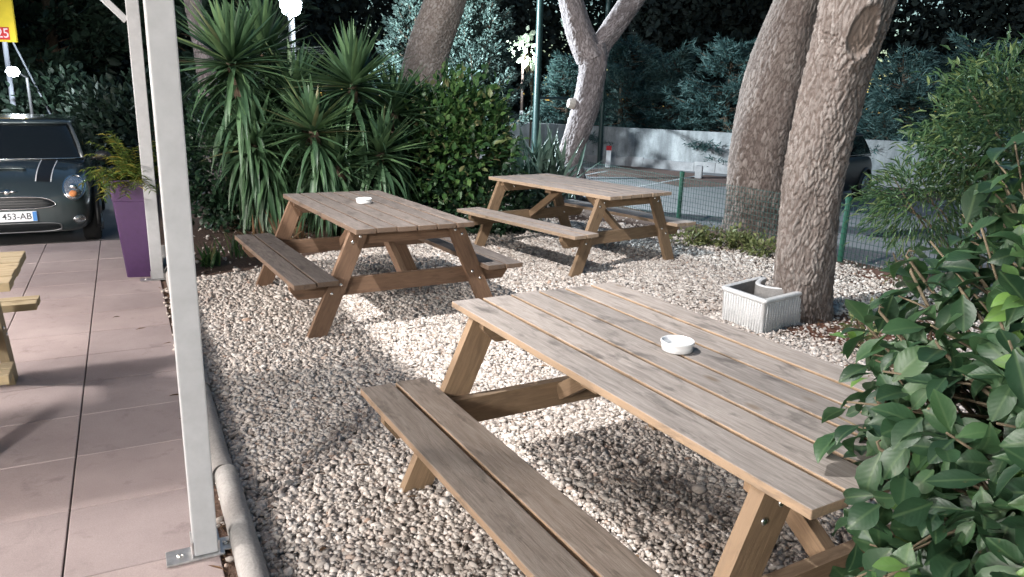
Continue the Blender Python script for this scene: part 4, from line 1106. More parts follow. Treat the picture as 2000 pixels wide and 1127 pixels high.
while x < k1-0.3:
    L = random.uniform(0.35, 0.8); h_ = random.uniform(0.23, 0.30); d_ = random.uniform(0.04, 0.075)
    m.box((x+L/2, -d_/2-0.002, h_/2-0.02), (L-0.003, d_, h_), 0, 0.012, random.random()); x += L
m.build('plinth', M_PLINTH, t)
# return wall running away at its left end
c0 = wA+wd*(k0)
m = MB(); m.box((k0-0.104, 3.0, WH/2-0.01), (0.2, 6.0, WH-0.02), 0, 0.008); m.build('return_face', M_WALL, t)
b_ = at(1363, 349, PARK_Z)
t = thing('stone_block', 'rough pale stone block against the foot of the wall', 'block', b_, wang+0.2)
m = MB(); m.box((0, 0.08, 0.15), (0.17, 0.17, 0.30), 0, 0.03); m.build('stone', M_PLINTH, t)
# white bay lines and red dust
M_LINE = simple('worn_line_paint', (0.40, 0.40, 0.40), 0.8, 0, 0.3, 9, 0.5)
def strip(name, a, b, w, z, mat):
    d = (b-a).normalized(); n_ = Vector((-d.y, d.x, 0))*w/2
    return sheet(name, [(p.x, p.y) for p in (a-n_, b-n_, b+n_, a+n_)], z, mat)
ln = [((1120, 346), (1186, 334)), ((1240, 366), (1376, 341)), ((1560, 408), (1720, 366))]
for (a_, b_) in ln:
    strip('road_marking', at(*a_, PARK_Z), at(*b_, PARK_Z), 0.10, PARK_Z+0.004, M_LINE)
M_DUST = earth('red_dust', (0.13, 0.075, 0.06), (0.19, 0.12, 0.10), 0.9)
def quadpx(name, px, z, mat): return sheet(name, [(q.x, q.y) for q in (at(x, y, PARK_Z) for x, y in px)], z, mat)
quadpx('needle_litter', [(1120, 336), (1220, 322), (1400, 344), (1560, 352), (1560, 362), (1330, 366), (1240, 346), (1150, 345)], PARK_Z+0.002, M_DUST)
quadpx('needle_litter', [(1690, 384), (1790, 350), (1990, 362), (1990, 385), (1830, 392)], PARK_Z+0.002, M_DUST)
dcv = quadpx('drain_cover', [(1690, 461), (1712, 456), (1800, 447), (1850, 446), (1838, 453), (1730, 465)], PARK_Z+0.004, simple('cast_iron', (0.02, 0.02, 0.022), 0.6, 0.5, 0.5, 40, 0.3)); del dcv['kind']; tag(dcv, 'flat dark cover strip set in the asphalt behind the fence', 'drain cover')
# marker post, white with a red head
b_ = at(1187, 327, PARK_Z)
t = thing('marker_post', 'white marker post with a red head before the low wall', 'marker post', b_)
m = MB(); m.box((0, 0, 0.22), (0.125, 0.06, 0.46), 0.1, 0.012); m.build('body', M_WHITE, t)
m = MB(); m.box((0, 0, 0.51), (0.135, 0.07, 0.12), 0.1, 0.012); m.build('head', M_RED, t)
# tall green frame of two poles and a rail
a_ = at(1170, 322, PARK_Z); pxl = atY(1046, 262, 16.4); pl_ = Vector((pxl.x, 16.4, PARK_Z))
t = thing('pole_frame', 'two tall dark green poles joined by a rail, beside the forked pine', 'pole', a_)
for pb_, r_ in ((Vector((0, 0, 0)), 0.062), (pl_-a_, 0.075)):
    m = MB(); m.tube([pb_, pb_+Vector((0, 0, 7.5))], [r_, r_*0.9], 16); po = m.build('pole', M_GREENP, t)
    m = MB(); m.tube([pb_, pb_+Vector((0, 0, 0.02))], [r_*1.9, r_*1.9], 16); m.build('foot_plate', M_GREENP, po)
zz = atY(1085, 192, 17.5).z-PARK_Z
m = MB(); m.cyl(Vector((0, 0, zz)), pl_-a_+Vector((0, 0, zz)), 0.03, 8); m.build('rail', M_GREENP, t)

# lamps the photo shows lit
def lamp_post(name, label, cat, loc, light, glow, head_r, pole_r, base_z, lower_white=False):
    t = thing(name, label, cat, (loc.x, loc.y, base_z))
    h_ = loc.z-base_z
    m = MB(); m.tube([(0, 0, 0), (0, 0, h_+0.12)], [pole_r*1.25, pole_r], 12); po = m.build('pole', M_HOUS if not lower_white else simple('rusty_post', (0.10, 0.07, 0.06), 0.7), t)
    if lower_white: m = MB(); m.tube([(0, 0, 0.0), (0, 0, h_*0.45)], [pole_r*1.5, pole_r*1.5], 12); m.build('sleeve', M_WHITE, po)
    d = Vector((-loc.x, -loc.y, 0)).normalized()
    hd = Vector((0, 0, h_))+d*0.16
    m = MB(); m.tube([Vector((0, 0, h_+0.12)), hd+Vector((0, 0, 0.13))], [pole_r, pole_r*0.8], 8); m.build('arm', M_HOUS, t)
    rr = head_r
    lathe('shade', [(0.01, 0.16*rr/0.14), (rr*0.7, 0.15*rr/0.14), (rr*1.08, 0.09*rr/0.14), (rr*1.1, 0.06*rr/0.14), (rr*1.0, 0.06*rr/0.14)], M_HOUS, t, loc=hd)
    lathe('diffuser', [(rr*1.0, 0.06*rr/0.14), (rr*0.97, 0.0), (rr*0.8, -rr*0.55), (rr*0.45, -rr*0.85), (0.002, -rr*0.95)], emit(name+'_glow', light['col'], glow), t, loc=hd)
    lw = t.location+hd+d*(rr*1.35)+Vector((0, 0, -rr*0.9))
    lamp('SPOT' if 'aim' in light else 'POINT', lw, parent=t, **light)
    return t
lamp_post('street_lamp', 'lit white street lamp shining behind the yuccas', 'street lamp', STREET, L_STREET, 45, 0.2, 0.06, PARK_Z)
lamp_post('garden_lamp', 'lit lamp on a thin post hidden in pale leaves behind the wall', 'lamp', GARD, L_GARD, 14, 0.12, 0.035, PARK_Z, True)
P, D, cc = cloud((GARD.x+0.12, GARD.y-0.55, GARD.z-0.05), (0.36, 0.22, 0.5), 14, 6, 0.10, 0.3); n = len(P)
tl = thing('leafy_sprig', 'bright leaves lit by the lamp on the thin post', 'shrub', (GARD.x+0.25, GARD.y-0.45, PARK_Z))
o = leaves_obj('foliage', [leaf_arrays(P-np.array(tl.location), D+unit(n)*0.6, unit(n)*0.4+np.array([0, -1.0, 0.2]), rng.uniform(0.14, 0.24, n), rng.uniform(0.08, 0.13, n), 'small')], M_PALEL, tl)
m = MB()
for q in cc[:10]: m.tube(smooth_path([(0, 0, 0), (0.03, 0, (q[2]-PARK_Z)*0.6), tuple(q-np.array(tl.location))], 8), np.linspace(0.02, 0.006, 8), 6)
m.build('stem', M_STEM, tl)

# ------------------------------------------------------------------ conifers and hedges behind the wall
def conifer(label, base, H, Rad, nb, mat, per=46, group='conifers behind the low wall', z0=0.12, droopy=-0.1, L=0.15, Wd=0.022, name='conifer', seed=0, kind='needle', trunk=0.10):
    t = thing(name, label, 'tree', base, 0, group)
    P = []; D = []; m = MB(); m2 = MB()
    m.tube(smooth_path([(0, 0, -0.05), (rng.normal(0, 0.1), 0, H*0.5), (rng.normal(0, 0.15), 0, H)], 10), np.linspace(trunk, 0.02, 10), 8); m.build('trunk', M_BARK0, t, True)
    for i in range(nb):
        f = rng.random()**0.9; z = H*(z0+(1-z0)*f); az = rng.uniform(0, 2*np.pi); Lb = Rad*(1.08-0.75*f)*rng.uniform(0.6, 1.2)
        d = np.array([math.cos(az), math.sin(az), droopy+rng.normal(0, 0.18)+0.25*f]); p0 = np.array([0, 0, z]); p1 = p0+d*Lb*0.6; p2 = p0+d*Lb+np.array([0, 0, 0.10*Lb])
        path = smooth_path([p0, p1, p2], 8); m2.tube(path, np.linspace(0.022, 0.005, 8), 5, False)
        k = int(per*Lb/Rad)+8; q = rng.uniform(0.25, 1.0, k); ii = np.clip((q*7).astype(int), 0, 6); fr = (q*7-ii)[:, None]
        pts = path[ii]*(1-fr)+path[np.clip(ii+1, 0, 7)]*fr
        side = np.cross(d, [0, 0, 1.0]); side /= np.linalg.norm(side)
        off = rng.normal(0, 1, k)*0.16*Lb*(1.1-0.6*q)
        pts = pts+side*off[:, None]+np.array([0, 0, 1])*rng.normal(0, 0.045, k)[:, None]-np.array([0, 0, 1])*(np.abs(off)*0.25)[:, None]
        for c in range(4):
            P.append(pts+rng.normal(0, 0.03, (k, 3))); D.append(d*0.8+side*np.sign(off)[:, None]*0.6+unit(k)*0.75+np.array([0, 0, 0.15]))
    m2.build('branches', M_BARK0, t)
    P = np.concatenate(P); D = np.concatenate(D); n = len(P)
    leaves_obj('foliage', [leaf_arrays(P, D, unit(n)+np.array([0, 0, 0.8]), L*rng.uniform(0.6, 1.2, n), Wd*rng.uniform(0.7, 1.3, n), kind)], mat, t)
    return t
def behind(px, k=0.0, dist=2.0):
    """a point dist metres behind the wall under photo column px"""
    o_ = CAMP; d = at(px, 330, PARK_Z)-CAMP; d.z = 0; d.normalize()
    # intersect with the wall line moved back
    q = wA-wn*dist; den = d.x*wd.y-d.y*wd.x
    tt = ((q.x-o_.x)*wd.y-(q.y-o_.y)*wd.x)/den
    return Vector((o_.x+d.x*tt, o_.y+d.y*tt, PARK_Z))
LB = ['blue green conifer behind the wall, right of the forked pine', 'blue green conifer behind the wall, midway between forked and dark pines', 'spreading blue green conifer with a long bough towards the dark pine', 'blue green conifer half hidden behind the dark leaning pine', 'blue green conifer seen right of the near pine', 'dim conifer behind the wall and the tall narrow leaved bush', 'dim conifer left of the forked pine, behind the poles']
for i, (px, H, Rd, di) in enumerate([(1215, 3.0, 1.5, 1.6), (1300, 2.7, 1.5, 2.0), (1410, 2.9, 1.8, 1.7), (1520, 3.0, 1.6, 2.4), (1735, 2.6, 1.5, 1.7), (1880, 2.8, 1.6, 2.2), (1100, 2.6, 1.2, 1.8)]):
    conifer(LB[i], behind(px, 0, di), H*1.12, Rd*1.1, 105, M_CON, 52, L=0.17, Wd=0.03)
# grey green tree beside the left pine
conifer('grey green bushy tree right of the pine behind the shrub', Vector((-1.0, 18.3, PARK_Z)), 4.3, 1.25, 150, M_GREY, 60, None, 0.1, 0.5, 0.10, 0.045, 'bushy_tree', kind='small')
conifer('second grey green tree, dimmer, left of the pine behind the shrub', Vector((-2.6, 19.0, PARK_Z)), 4.2, 1.1, 110, M_GREY, 50, None, 0.1, 0.5, 0.10, 0.045, 'bushy_tree', kind='small')
# dark hedge and trees behind the car on the left
HB = [((-11.2, 15.5), 'dark hedge bush behind the yellow sign lamp'), ((-9.2, 15.2), 'dark hedge bush right above the parked car'), ((-7.3, 14.6), 'dark hedge bush behind the purple planter'), ((-5.4, 14.2), 'dark hedge bush between the two white posts and the thin trunk')]
for (x, y), lb in HB:
    shrub('hedge_bush', lb, 'hedge', (x, y, PARK_Z), (x, y, 0.75), (1.35, 0.8, 0.95), 120, 26, 0.16, 0.16, 0.09, M_DARKF, group='hedge bushes behind the parked car', nst=8, zmin=-0.05)
conifer('dark tree rising behind the yellow sign', Vector((-11.5, 19.0, PARK_Z)), 7.5, 2.6, 120, M_DARKF, 50, 'dark trees beyond the car park', 0.05, 0.2, 0.34, 0.16, 'dark_tree', kind='small', trunk=0.2)
conifer('dark tree rising over the parked car', Vector((-8.0, 19.5, PARK_Z)), 8.0, 2.6, 120, M_DARKF, 50, 'dark trees beyond the car park', 0.05, 0.2, 0.34, 0.16, 'dark_tree', kind='small', trunk=0.2)
# far wood as one dark mass
P = []
for i in range(190):
    x = rng.uniform(-34, 44); y = 31+rng.uniform(0, 9)-0.12*x; hgt = rng.uniform(6.0, 12.5)
    if -4.6 < x < -1.9 or 0.1 < x < 1.0: hgt *= 0.5
    k = 900; q = unit(k)*(rng.random(k)**0.4)[:, None]*np.array([2.2, 1.4, hgt*0.5])
    P.append(np.array([x, y, hgt*0.5])+q)
P = np.concatenate(P); P = P[P[:, 2] > 0]; n = len(P)
o = leaves_obj('far_trees', [leaf_arrays(P, unit(n), unit(n), rng.uniform(0.2, 0.42, n), rng.uniform(0.12, 0.26, n), 'small')], M_FARF)
tag(o, 'black mass of trees closing the view beyond the car park', 'wood', kind='stuff')

# ------------------------------------------------------------------ sign with its lamp at the left edge
sp = atY(12, 40, 14.6)
t = thing('roadside_sign', 'yellow roadside sign with a red band on a grey pole', 'sign', (sp.x, sp.y, PARK_Z))
rt = atY(31, 60, 14.6); wS = 1.5; cx = rt.x-sp.x-wS/2; ztop = atY(10, -60, 14.6).z-PARK_Z; zb_ = atY(10, 82, 14.6).z-PARK_Z
M_YEL = simple('sign_yellow', (0.55, 0.40, 0.03), 0.5, 0, 0.4, 4, 0.1); M_SRED = simple('sign_red', (0.42, 0.03, 0.03), 0.5)
m = MB(); m.box((cx, 0, (ztop+zb_)/2), (wS, 0.05, ztop-zb_), 0, 0.006); m.build('panel', M_YEL, t)
zr = zb_+0.035; m = MB(); m.box((cx-0.05, -0.0295, zr+0.115), (wS-0.12, 0.008, 0.22)); m.build('band', M_SRED, t)
m = MB(); m.box((cx+0.29, -0.0295, zb_+0.95), (0.42, 0.008, 0.62)); m.build('picture_panel', simple('sign_grey', (0.12, 0.12, 0.09), 0.6, 0, 0.3, 5, 0.6), t)
def text_obj(s, size, mat, parent, loc, rot=(R(90), 0, 0), name='lettering', ext=0.003, sx=1.0):
    cu = bpy.data.curves.new(name, 'FONT'); cu.body = s; cu.size = size; cu.extrude = ext; cu.align_x = 'RIGHT'; cu.align_y = 'CENTER'; cu.offset = 0.004*size
    o = link(bpy.data.objects.new(name, cu)); bpy.context.view_layer.update()
    me = bpy.data.meshes.new_from_object(o.evaluated_get(bpy.context.evaluated_depsgraph_get())); bpy.data.objects.remove(o)
    me.materials.clear(); me.materials.append(mat)
    ob = link(bpy.data.objects.new(name, me)); ob.parent = parent; ob.location = loc; ob.rotation_euler = rot; ob.scale = (sx, 1, 1); return ob
text_obj('E 25', 0.24, simple('sign_pink_letters', (0.62, 0.45, 0.45), 0.5), t, (cx+wS/2-0.11, -0.036, zr+0.115))
m = MB(); m.tube([(cx+wS/2-0.26, 0.02, 0), (cx+wS/2-0.26, 0.035, ztop-0.1)], [0.045, 0.045], 10); po = m.build('pole', simple('sign_post_grey', (0.32, 0.34, 0.40), 0.5), t)
m = MB(); m.tube([(cx+wS/2+0.75, 0.3, 0), (cx+wS/2-0.15, 0.03, zb_+0.12)], [0.018, 0.018], 8); m.build('strut', simple('strut_grey', (0.22, 0.24, 0.28), 0.5), t)
t = thing('sign_lamp', 'lit white lamp below the yellow sign', 'lamp', SIGNL)
lathe('diffuser', [(0.002, 0.09), (0.07, 0.075), (0.115, 0.0), (0.07, -0.075), (0.002, -0.09)], emit('sign_lamp_glow', L_SIGN['col'], 22), t)
m = MB(); m.tube([(0, 0.11, 0.0), (0.02, 0.35, -0.1), (0.02, 0.38, PARK_Z-SIGNL.z)], [0.02, 0.025, 0.03], 8); m.build('bracket', M_HOUS, t)
lamp('POINT', SIGNL+Vector((0.16, -0.26, -0.02)), parent=t, **L_SIGN)

# fallen leaves and needles blown along the edging and under the pines
P = [ts(rng.uniform(0.165, 0.205), rng.uniform(1.8, 6.6)) for _ in range(120)]+[ts(rng.uniform(0.5, 6.3), rng.uniform(1.0, 8.2)) for _ in range(230)]+[ts(rng.uniform(-1.6, 0.1), rng.uniform(1.8, 8.5)) for _ in range(5)]
P += [Vector((PINE1.x+rng.normal(0.2, 0.6), PINE1.y+rng.normal(-0.1, 0.6), 0)) for _ in range(260)]
n = len(P); P = np.array([tuple(p) for p in P]); tt = P[:, 0]*TD.x+P[:, 1]*TD.y; P[:, 2] = np.where(tt < 0.16, 0.0025, np.where(tt < 0.25, -0.008, 0.020))
az = rng.uniform(0, 2*np.pi, n); D = np.stack([np.cos(az), np.sin(az), rng.normal(0, 0.08, n)], 1)
kd = rng.random(n) < 0.45
o = leaves_obj('leaf_litter', [leaf_arrays(P, D, np.array([0, 0, 1.0])+unit(n)*0.25, np.where(kd, rng.uniform(0.02, 0.045, n), rng.uniform(0.05, 0.09, n)), np.where(kd, rng.uniform(0.010, 0.02, n), 0.0025), 'small')], M_DRY)
tag(o, 'brown fallen leaves and pine needles scattered over gravel and slabs', 'leaf litter', kind='stuff')

# ================================================================== parked cars
from mathutils.bvhtree import BVHTree
def paint(name, col):
    m, nt, b = newmat(name); b.inputs['Base Color'].default_value = (*col, 1); b.inputs['Metallic'].default_value = 0.55
    b.inputs['Roughness'].default_value = 0.32; b.inputs['Coat Weight'].default_value = 1.0; b.inputs['Coat Roughness'].default_value = 0.06
    return m
M_CARP = paint('dark_blue_grey_paint', (0.06, 0.08, 0.085)); M_CARB = simple('black_car_paint', (0.010, 0.011, 0.012), 0.35, 0, 0.35)
M_GLASS = simple('dark_car_glass', (0.008, 0.010, 0.011), 0.04, 0, 0.6)
M_CHROME = simple('chrome', (0.75, 0.75, 0.75), 0.12, 1.0)
M_GRILLE = simple('grille_black', (0.012, 0.014, 0.016), 0.4)
M_LENS = simple('headlight_reflector', (0.62, 0.64, 0.66), 0.18, 0.8, 0.6, 60, 0.5)
M_AMBER = simple('amber_lens', (0.75, 0.30, 0.12), 0.2)
M_PLATE = simple('plate_white', (0.72, 0.76, 0.80), 0.45); M_PBLUE = simple('plate_blue', (0.05, 0.20, 0.50), 0.45); M_PTXT = simple('plate_black', (0.02, 0.02, 0.025), 0.5)
def make_car(label, loc, rz):
    t = thing('parked_car', label, 'car', loc, rz)
    st = [(-0.03, .42, .30, .55, .585), (0.0, .60, .24, .60, .645), (0.06, .71, .20, .655, .715), (0.16, .775, .18, .735, .80), (0.36, .815, .18, .80, .875), (0.70, .838, .18, .865, .94),
          (1.05, .842, .18, .905, .97), (1.6, .842, .18, .93, .97), (2.6, .842, .18, .94, .97), (3.3, .83, .2, .93, .96), (3.58, .79, .26, .88, .92), (3.68, .66, .34, .78, .82), (3.70, .45, .42, .70, .72)]
    half = lambda y, w, zl, zs, zc: [(0, zl), (.55*w, zl), (.86*w, zl+.005), (.965*w, zl+.07), (w, zl+(zs-zl)*.45), (.985*w, zl+(zs-zl)*.75), (.93*w, zs-.015), (.80*w, zs+(zc-zs)*.35), (.45*w, zc-(zc-zs)*.22), (0, zc)]
    V = []; F = []
    for s_ in st:
        h = half(*s_); prof = [(x, z) for x, z in h]+[(-x, z) for x, z in h[-2:0:-1]]
        V += [(x, s_[0], z) for x, z in prof]
    n = len(prof)
    for i in range(len(st)-1):
        for j in range(n): F.append([i*n+j, i*n+(j+1) % n, (i+1)*n+(j+1) % n, (i+1)*n+j])
    V += [(0, -0.04, .44), (0, 3.71, .58)]
    F += [[(j+1) % n, j, len(V)-2] for j in range(n)]+[[(len(st)-1)*n+j, (len(st)-1)*n+(j+1) % n, len(V)-1] for j in range(n)]
    bm = bmesh.new(); vs = [bm.verts.new(v) for v in V]
    for f in F: bm.faces.new([vs[i] for i in f])
    body = obj_bm('body', bm, M_CARP, None, True)
    md = body.modifiers.new('s', 'SUBSURF'); md.levels = 2; md.render_levels = 2
    bpy.context.view_layer.update(); dg = bpy.context.evaluated_depsgraph_get()
    me = bpy.data.meshes.new_from_object(body.evaluated_get(dg)); body.modifiers.clear(); body.data = me
    for p in me.polygons: p.use_smooth = True
    bvh = BVHTree.FromPolygons([v.co for v in me.vertices], [p.vertices[:] for p in me.polygons])
    body.parent = t
    def front(x, z):
        h = bvh.ray_cast(Vector((x, -2, z)), Vector((0, 1, 0)))
        return h[0] if h[0] else Vector((x, 0.2, z))
    def top(x, y):
        h = bvh.ray_cast(Vector((x, y, 3)), Vector((0, 0, -1)))
        return h[0] if h[0] else Vector((x, y, 0.9))
    def patch(name, out, proj, off, mat, parent=t, rings=5, dome=0.0, smooth=True):
        c = np.mean(out, 0); V = []; n = len(out)
        for r in range(rings):
            f = 1-r/rings
            for p in out:
                q = c+(np.array(p)-c)*f; h = proj(q[0], q[1]); a = Vector((0, -1, 0)) if proj is front else Vector((0, 0, 1))
                V.append(h+a*(off+dome*(1-f*f)))
        h = proj(c[0], c[1]); V.append(h+(Vector((0, -1, 0)) if proj is front else Vector((0, 0, 1)))*(off+dome))
        # skirt back into the body
        sk = [proj(*p)-(Vector((0, -1, 0)) if proj is front else Vector((0, 0, 1)))*0.01 for p in out]; b0 = len(V); V += sk
        F = []
        for r in range(rings-1):
            for j in range(n): F.append([r*n+j, r*n+(j+1) % n, (r+1)*n+(j+1) % n, (r+1)*n+j])
        F += [[(rings-1)*n+j, (rings-1)*n+(j+1) % n, b0-1] for j in range(n)]
        F += [[b0+j, b0+(j+1) % n, (j+1) % n, j] for j in range(n)]
        m = MB(); m.add(np.array([tuple(v) for v in V]), F); return m.build(name, mat, parent, smooth)
    def rim(name, out, proj, off, r, mat, parent=t):
        a = Vector((0, -1, 0)) if proj is front else Vector((0, 0, 1))
        pts = [proj(*p)+a*off for p in out]; m = MB(); m.tube(pts+[pts[0], pts[1]], r, 6, False); return m.build(name, mat, parent, True)
    def rr(x0, x1, z0, z1, k=0.5, n=28, flat=1.0):
        out = []
        for i in range(n):
            a = 2*math.pi*i/n; c_, s_ = math.cos(a), math.sin(a)
            out.append(((x0+x1)/2+(x1-x0)/2*math.copysign(abs(c_)**k, c_), (z0+z1)/2+(z1-z0)/2*math.copysign(abs(s_)**k, s_)))
        return out
    # upper grille: wider at the top of its lower half
    go = [(x*(1.0-0.25*max(0, (z-0.54)/0.09)), z) for x, z in rr(-.45, .45, .485, .615, .55, 40)]
    patch('grille', go, front, 0.004, M_GRILLE); g = rim('grille_trim', go, front, 0.008, 0.009, M_CHROME)
    m = MB()
    for k in range(4):
        z = 0.505+k*0.027; xs = np.linspace(-.40+.01*k, .40-.01*k, 15); m.tube([front(x, z)+Vector((0, -0.010, 0)) for x in xs], 0.004, 5, False)
    m.build('grille_bars', M_GRILLE, t, True)
    lo = rr(-.48, .48, .215, .325, .5, 36); patch('lower_intake', lo, front, 0.004, M_GRILLE); rim('intake_trim', lo, front, 0.007, 0.006, simple('dull_trim', (0.20, 0.21, 0.22), 0.4, 0.5))
    for s in (-1, 1):
        ho = [(s*.635+.105*math.cos(a)*(1+0.12*math.sin(a)), .685+.125*math.sin(a)) for a in np.linspace(0, 2*math.pi, 28, endpoint=False)]
        h = patch('headlight', ho, front, 0.012, M_LENS, t, 6, 0.03); rim('headlight_ring', ho, front, 0.012, 0.011, M_CHROME, h)
        patch('indicator', [(s*.625+.04*math.cos(a), .635+.035*math.sin(a)) for a in np.linspace(0, 2*math.pi, 14, endpoint=False)], front, 0.040, M_AMBER, h, 3, 0.006)
        pr = front(s*.63, .70)+Vector((0, -0.035, 0)); m = MB(); m.tube([pr+Vector((0, 0.01, 0)), pr+Vector((0, -0.012, 0)), pr+Vector((0, -0.016, 0))], [0.042, 0.038, 0.01], 16); m.build('projector', M_CHROME, h, True)
        fo = [(s*.66+.055*math.cos(a), .335+.048*math.sin(a)) for a in np.linspace(0, 2*math.pi, 18, endpoint=False)]
        f_ = patch('fog_lamp', fo, front, 0.008, M_LENS, t, 4, 0.012); rim('fog_ring', fo, front, 0.008, 0.007, M_CHROME, f_)
        # bonnet stripes with light edging
        ys = np.linspace(0.14, 0.96, 22); xi = lambda y: s*(0.27+0.03*y); xo = lambda y: s*(0.40+0.05*y)
        for nm, a_, b_, off, mt in (('bonnet_stripe', xi, xo, 0.004, M_BLACK), ('stripe_edge', lambda y: xi(y)-s*0.012, lambda y: xi(y)-s*0.001, 0.0045, M_WHITE), ('stripe_edge', lambda y: xo(y)+s*0.001, lambda y: xo(y)+s*0.012, 0.0045, M_WHITE)):
            V = []; k = 5
            for y in ys:
                for q in range(k):
                    x = a_(y)+(b_(y)-a_(y))*q/(k-1); V.append(tuple(top(x, y)+Vector((0, 0, off))))
            F = [[i*k+j, i*k+j+1, (i+1)*k+j+1, (i+1)*k+j] for i in range(len(ys)-1) for j in range(k-1)]
            mesh_np(nm, V, np.array(F), mt, t, True)
        # mirror
        m = MB(); m.tube([(s*.80, 1.12, .93), (s*.88, 1.08, .96)], [0.022, 0.02], 8)
        m.tube([(s*.85, 1.08, .965), (s*.87, 1.08, .968), (s*.93, 1.08, .972), (s*.99, 1.085, .970), (s*1.02, 1.09, .965)], [0.035, 0.058, 0.066, 0.058, 0.03], 14)
        m.build('mirror', M_BLACK, t, True)
        for y in (0.62, 3.02):
            m = MB(); m.tube([(s*.66, y, .30), (s*.68, y, .30), (s*.83, y, .30), (s*.848, y, .30)], [0.27, 0.30, 0.30, 0.275], 28); w = m.build('wheel', M_RUBBER, t, True)
            m = MB(); m.tube([(s*.80, y, .30), (s*.853, y, .30), (s*.857, y, .30)], [0.215, 0.205, 0.05], 24)
            for k in range(8):
                a = 2*math.pi*k/8; m.tube([(s*.858, y+.03*math.cos(a), .30+.03*math.sin(a)), (s*.858, y+.19*math.cos(a), .30+.19*math.sin(a))], [0.016, 0.02], 6)
            m.build('rim', simple('alloy', (0.35, 0.36, 0.37), 0.3, 0.9), w, True)
            m = MB(); m.tube([(s*.838, y+.355*math.cos(a), .30+.355*math.sin(a)) for a in np.linspace(-0.25, math.pi+0.25, 24)], 0.03, 8); m.build('arch_trim', M_BLACK, t, True)
    # plate
    pf = front(0, .405); m = MB(); m.box((0, pf.y-0.016, .405), (.52, .012, .112), 0, 0.004); pl_ = m.build('number_plate', M_PLATE, t)
    m = MB(); m.box((.238, pf.y-0.0235, .405), (.040, .003, .104)); m.build('blue_strip', M_PBLUE, pl_)
    text_obj('453-AB', .098, M_PTXT, pl_, (.208, pf.y-0.0235, .405), name='plate_lettering', ext=0.001, sx=0.92)
    # emblem and scoop on the bonnet nose
    e = front(0, .665); m = MB(); m.tube([e+Vector((0, 0.0, 0)), e+Vector((0, -0.02, 0.005))], [0.035, 0.03], 16)
    for s in (-1, 1): m.tube([e+Vector((s*.03, -0.012, 0.004)), e+Vector((s*.10, -0.004, 0.008))], [0.014, 0.004], 8)
    m.build('emblem', M_CHROME, t, True)
    m = MB(); m.tube([top(x, 0.42-0.6*x*x)+Vector((0, 0, 0.014)) for x in np.linspace(-.17, .17, 13)], [0.006]+[0.017]*11+[0.006], 8); m.build('bonnet_scoop', M_CARP, t, True)
    # greenhouse
    lv = [(.90, .74, .90, 3.60, .10), (.955, .735, .965, 3.57, .12), (1.10, .695, 1.16, 3.50, .14), (1.25, .64, 1.36, 3.41, .16), (1.345, .60, 1.50, 3.32, .18)]
    def ringxy(w, y0, y1, r, bow=0.09, n=7):
        out = []
        for (cx_, cy_, a0) in ((w-r, y1-r, 0), (-(w-r), y1-r, 90), (-(w-r), y0+r, 180), (w-r, y0+r, 270)):
            for k in range(n):
                a = R(a0+90*k/(n-1)); x, y = cx_+r*math.cos(a), cy_+r*math.sin(a)
                out.append((x, y))
            if a0 == 180:
                for x in np.linspace(-(w-r), w-r, 9)[1:-1]: out.append((x, y0))
        return [(x, y-(bow*(1-(x/w)**2) if y < (y0+y1)/2 else 0)) for x, y in out]
    V = []; n = None; F = []
    for z, w, y0, y1, r in lv:
        q = ringxy(w, y0, y1, r); n = len(q); V += [(x, y, z) for x, y in q]
    for i in range(len(lv)-1):
        for j in range(n): F.append([i*n+j, i*n+(j+1) % n, (i+1)*n+(j+1) % n, (i+1)*n+j])
    m = MB(); m.add(np.array(V), F); m.build('windows', M_GLASS, t, True)
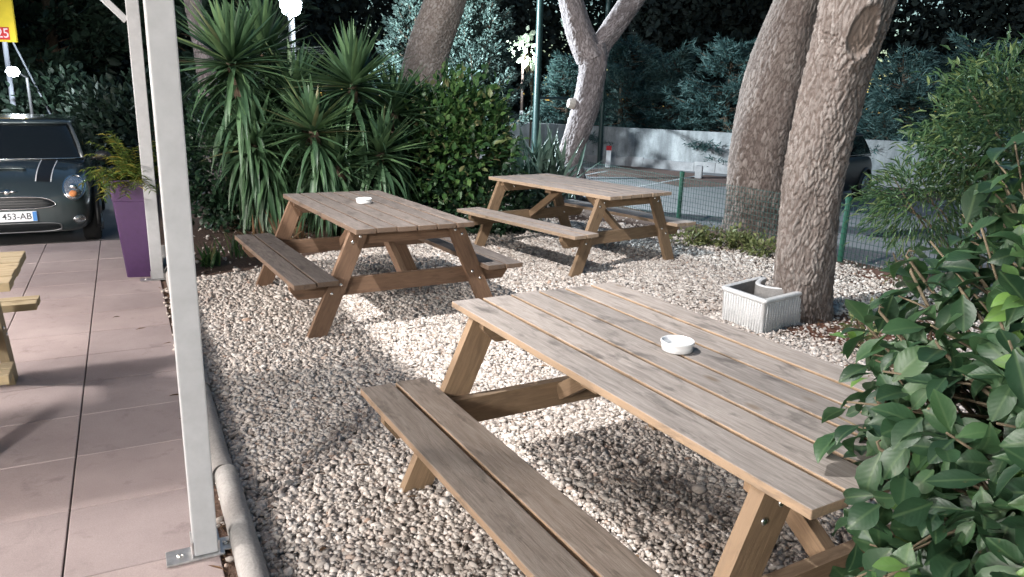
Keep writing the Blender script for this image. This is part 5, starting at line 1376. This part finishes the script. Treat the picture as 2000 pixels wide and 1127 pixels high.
    rl = [(1.340, .605, 1.485, 3.34, .18), (1.362, .615, 1.47, 3.37, .18), (1.385, .595, 1.52, 3.33, .20), (1.402, .50, 1.68, 3.2, .22), (1.41, .30, 1.95, 3.0, .2)]
    V = []; F = []
    for z, w, y0, y1, r in rl:
        q = ringxy(w, y0, y1, r); V += [(x, y, z) for x, y in q]
    for i in range(len(rl)-1):
        for j in range(n): F.append([i*n+j, i*n+(j+1) % n, (i+1)*n+(j+1) % n, (i+1)*n+j])
    V.append((0, 2.4, 1.412)); F += [[(len(rl)-1)*n+j, (len(rl)-1)*n+(j+1) % n, len(V)-1] for j in range(n)]
    m = MB(); m.add(np.array(V), F); m.build('roof', M_CARP, t, True)
    m = MB(); q = ringxy(.742, .955, 3.585, .12); m.tube([(x, y, .945+0.01) for x, y in q]+[(q[0][0], q[0][1], .955), (q[1][0], q[1][1], .955)], 0.008, 6, False); m.build('waist_trim', M_CHROME, t, True)
    for s in (-1, 1):
        m = MB(); m.tube([(s*.715, .985, .95), (s*.672, 1.20, 1.11), (s*.620, 1.40, 1.26), (s*.585, 1.53, 1.35)], [0.022, 0.020, 0.02, 0.02], 8); m.build('windscreen_pillar', simple('pillar_grey', (0.10, 0.11, 0.115), 0.3, 0.3), t, True)
    m = MB(); m.tube([(-.30, .90, .955), (-.1, .93, .975), (.25, .98, 1.0)], 0.008, 6); m.tube([(.10, .90, .955), (.3, .95, .98), (.55, 1.03, 1.02)], 0.008, 6); m.build('wiper', M_BLACK, t, True)
    return t
car = make_car('small dark grey car with black bonnet stripes parked before the terrace', ts(-1.14, 9.28, PARK_Z), ANG)
car.scale = (0.955, 0.955, 0.955)
c2 = copy_tree(car); c2.location = Vector((4.48, 13.2, PARK_Z)); c2.rotation_euler = (0, 0, -0.75); c2.scale = (0.9, 0.9, 0.9)
c2['label'] = 'black car half hidden behind the near pine trunk in the car park'
for ch in c2.children:
    if ch.name.split('.')[0] in ('body', 'roof', 'windscreen_pillar'):
        ch.material_slots[0].link = 'OBJECT'; ch.material_slots[0].material = M_CARB
    if ch.name.split('.')[0] in ('bonnet_stripe', 'stripe_edge', 'bonnet_scoop'):
        bpy.data.objects.remove(ch)
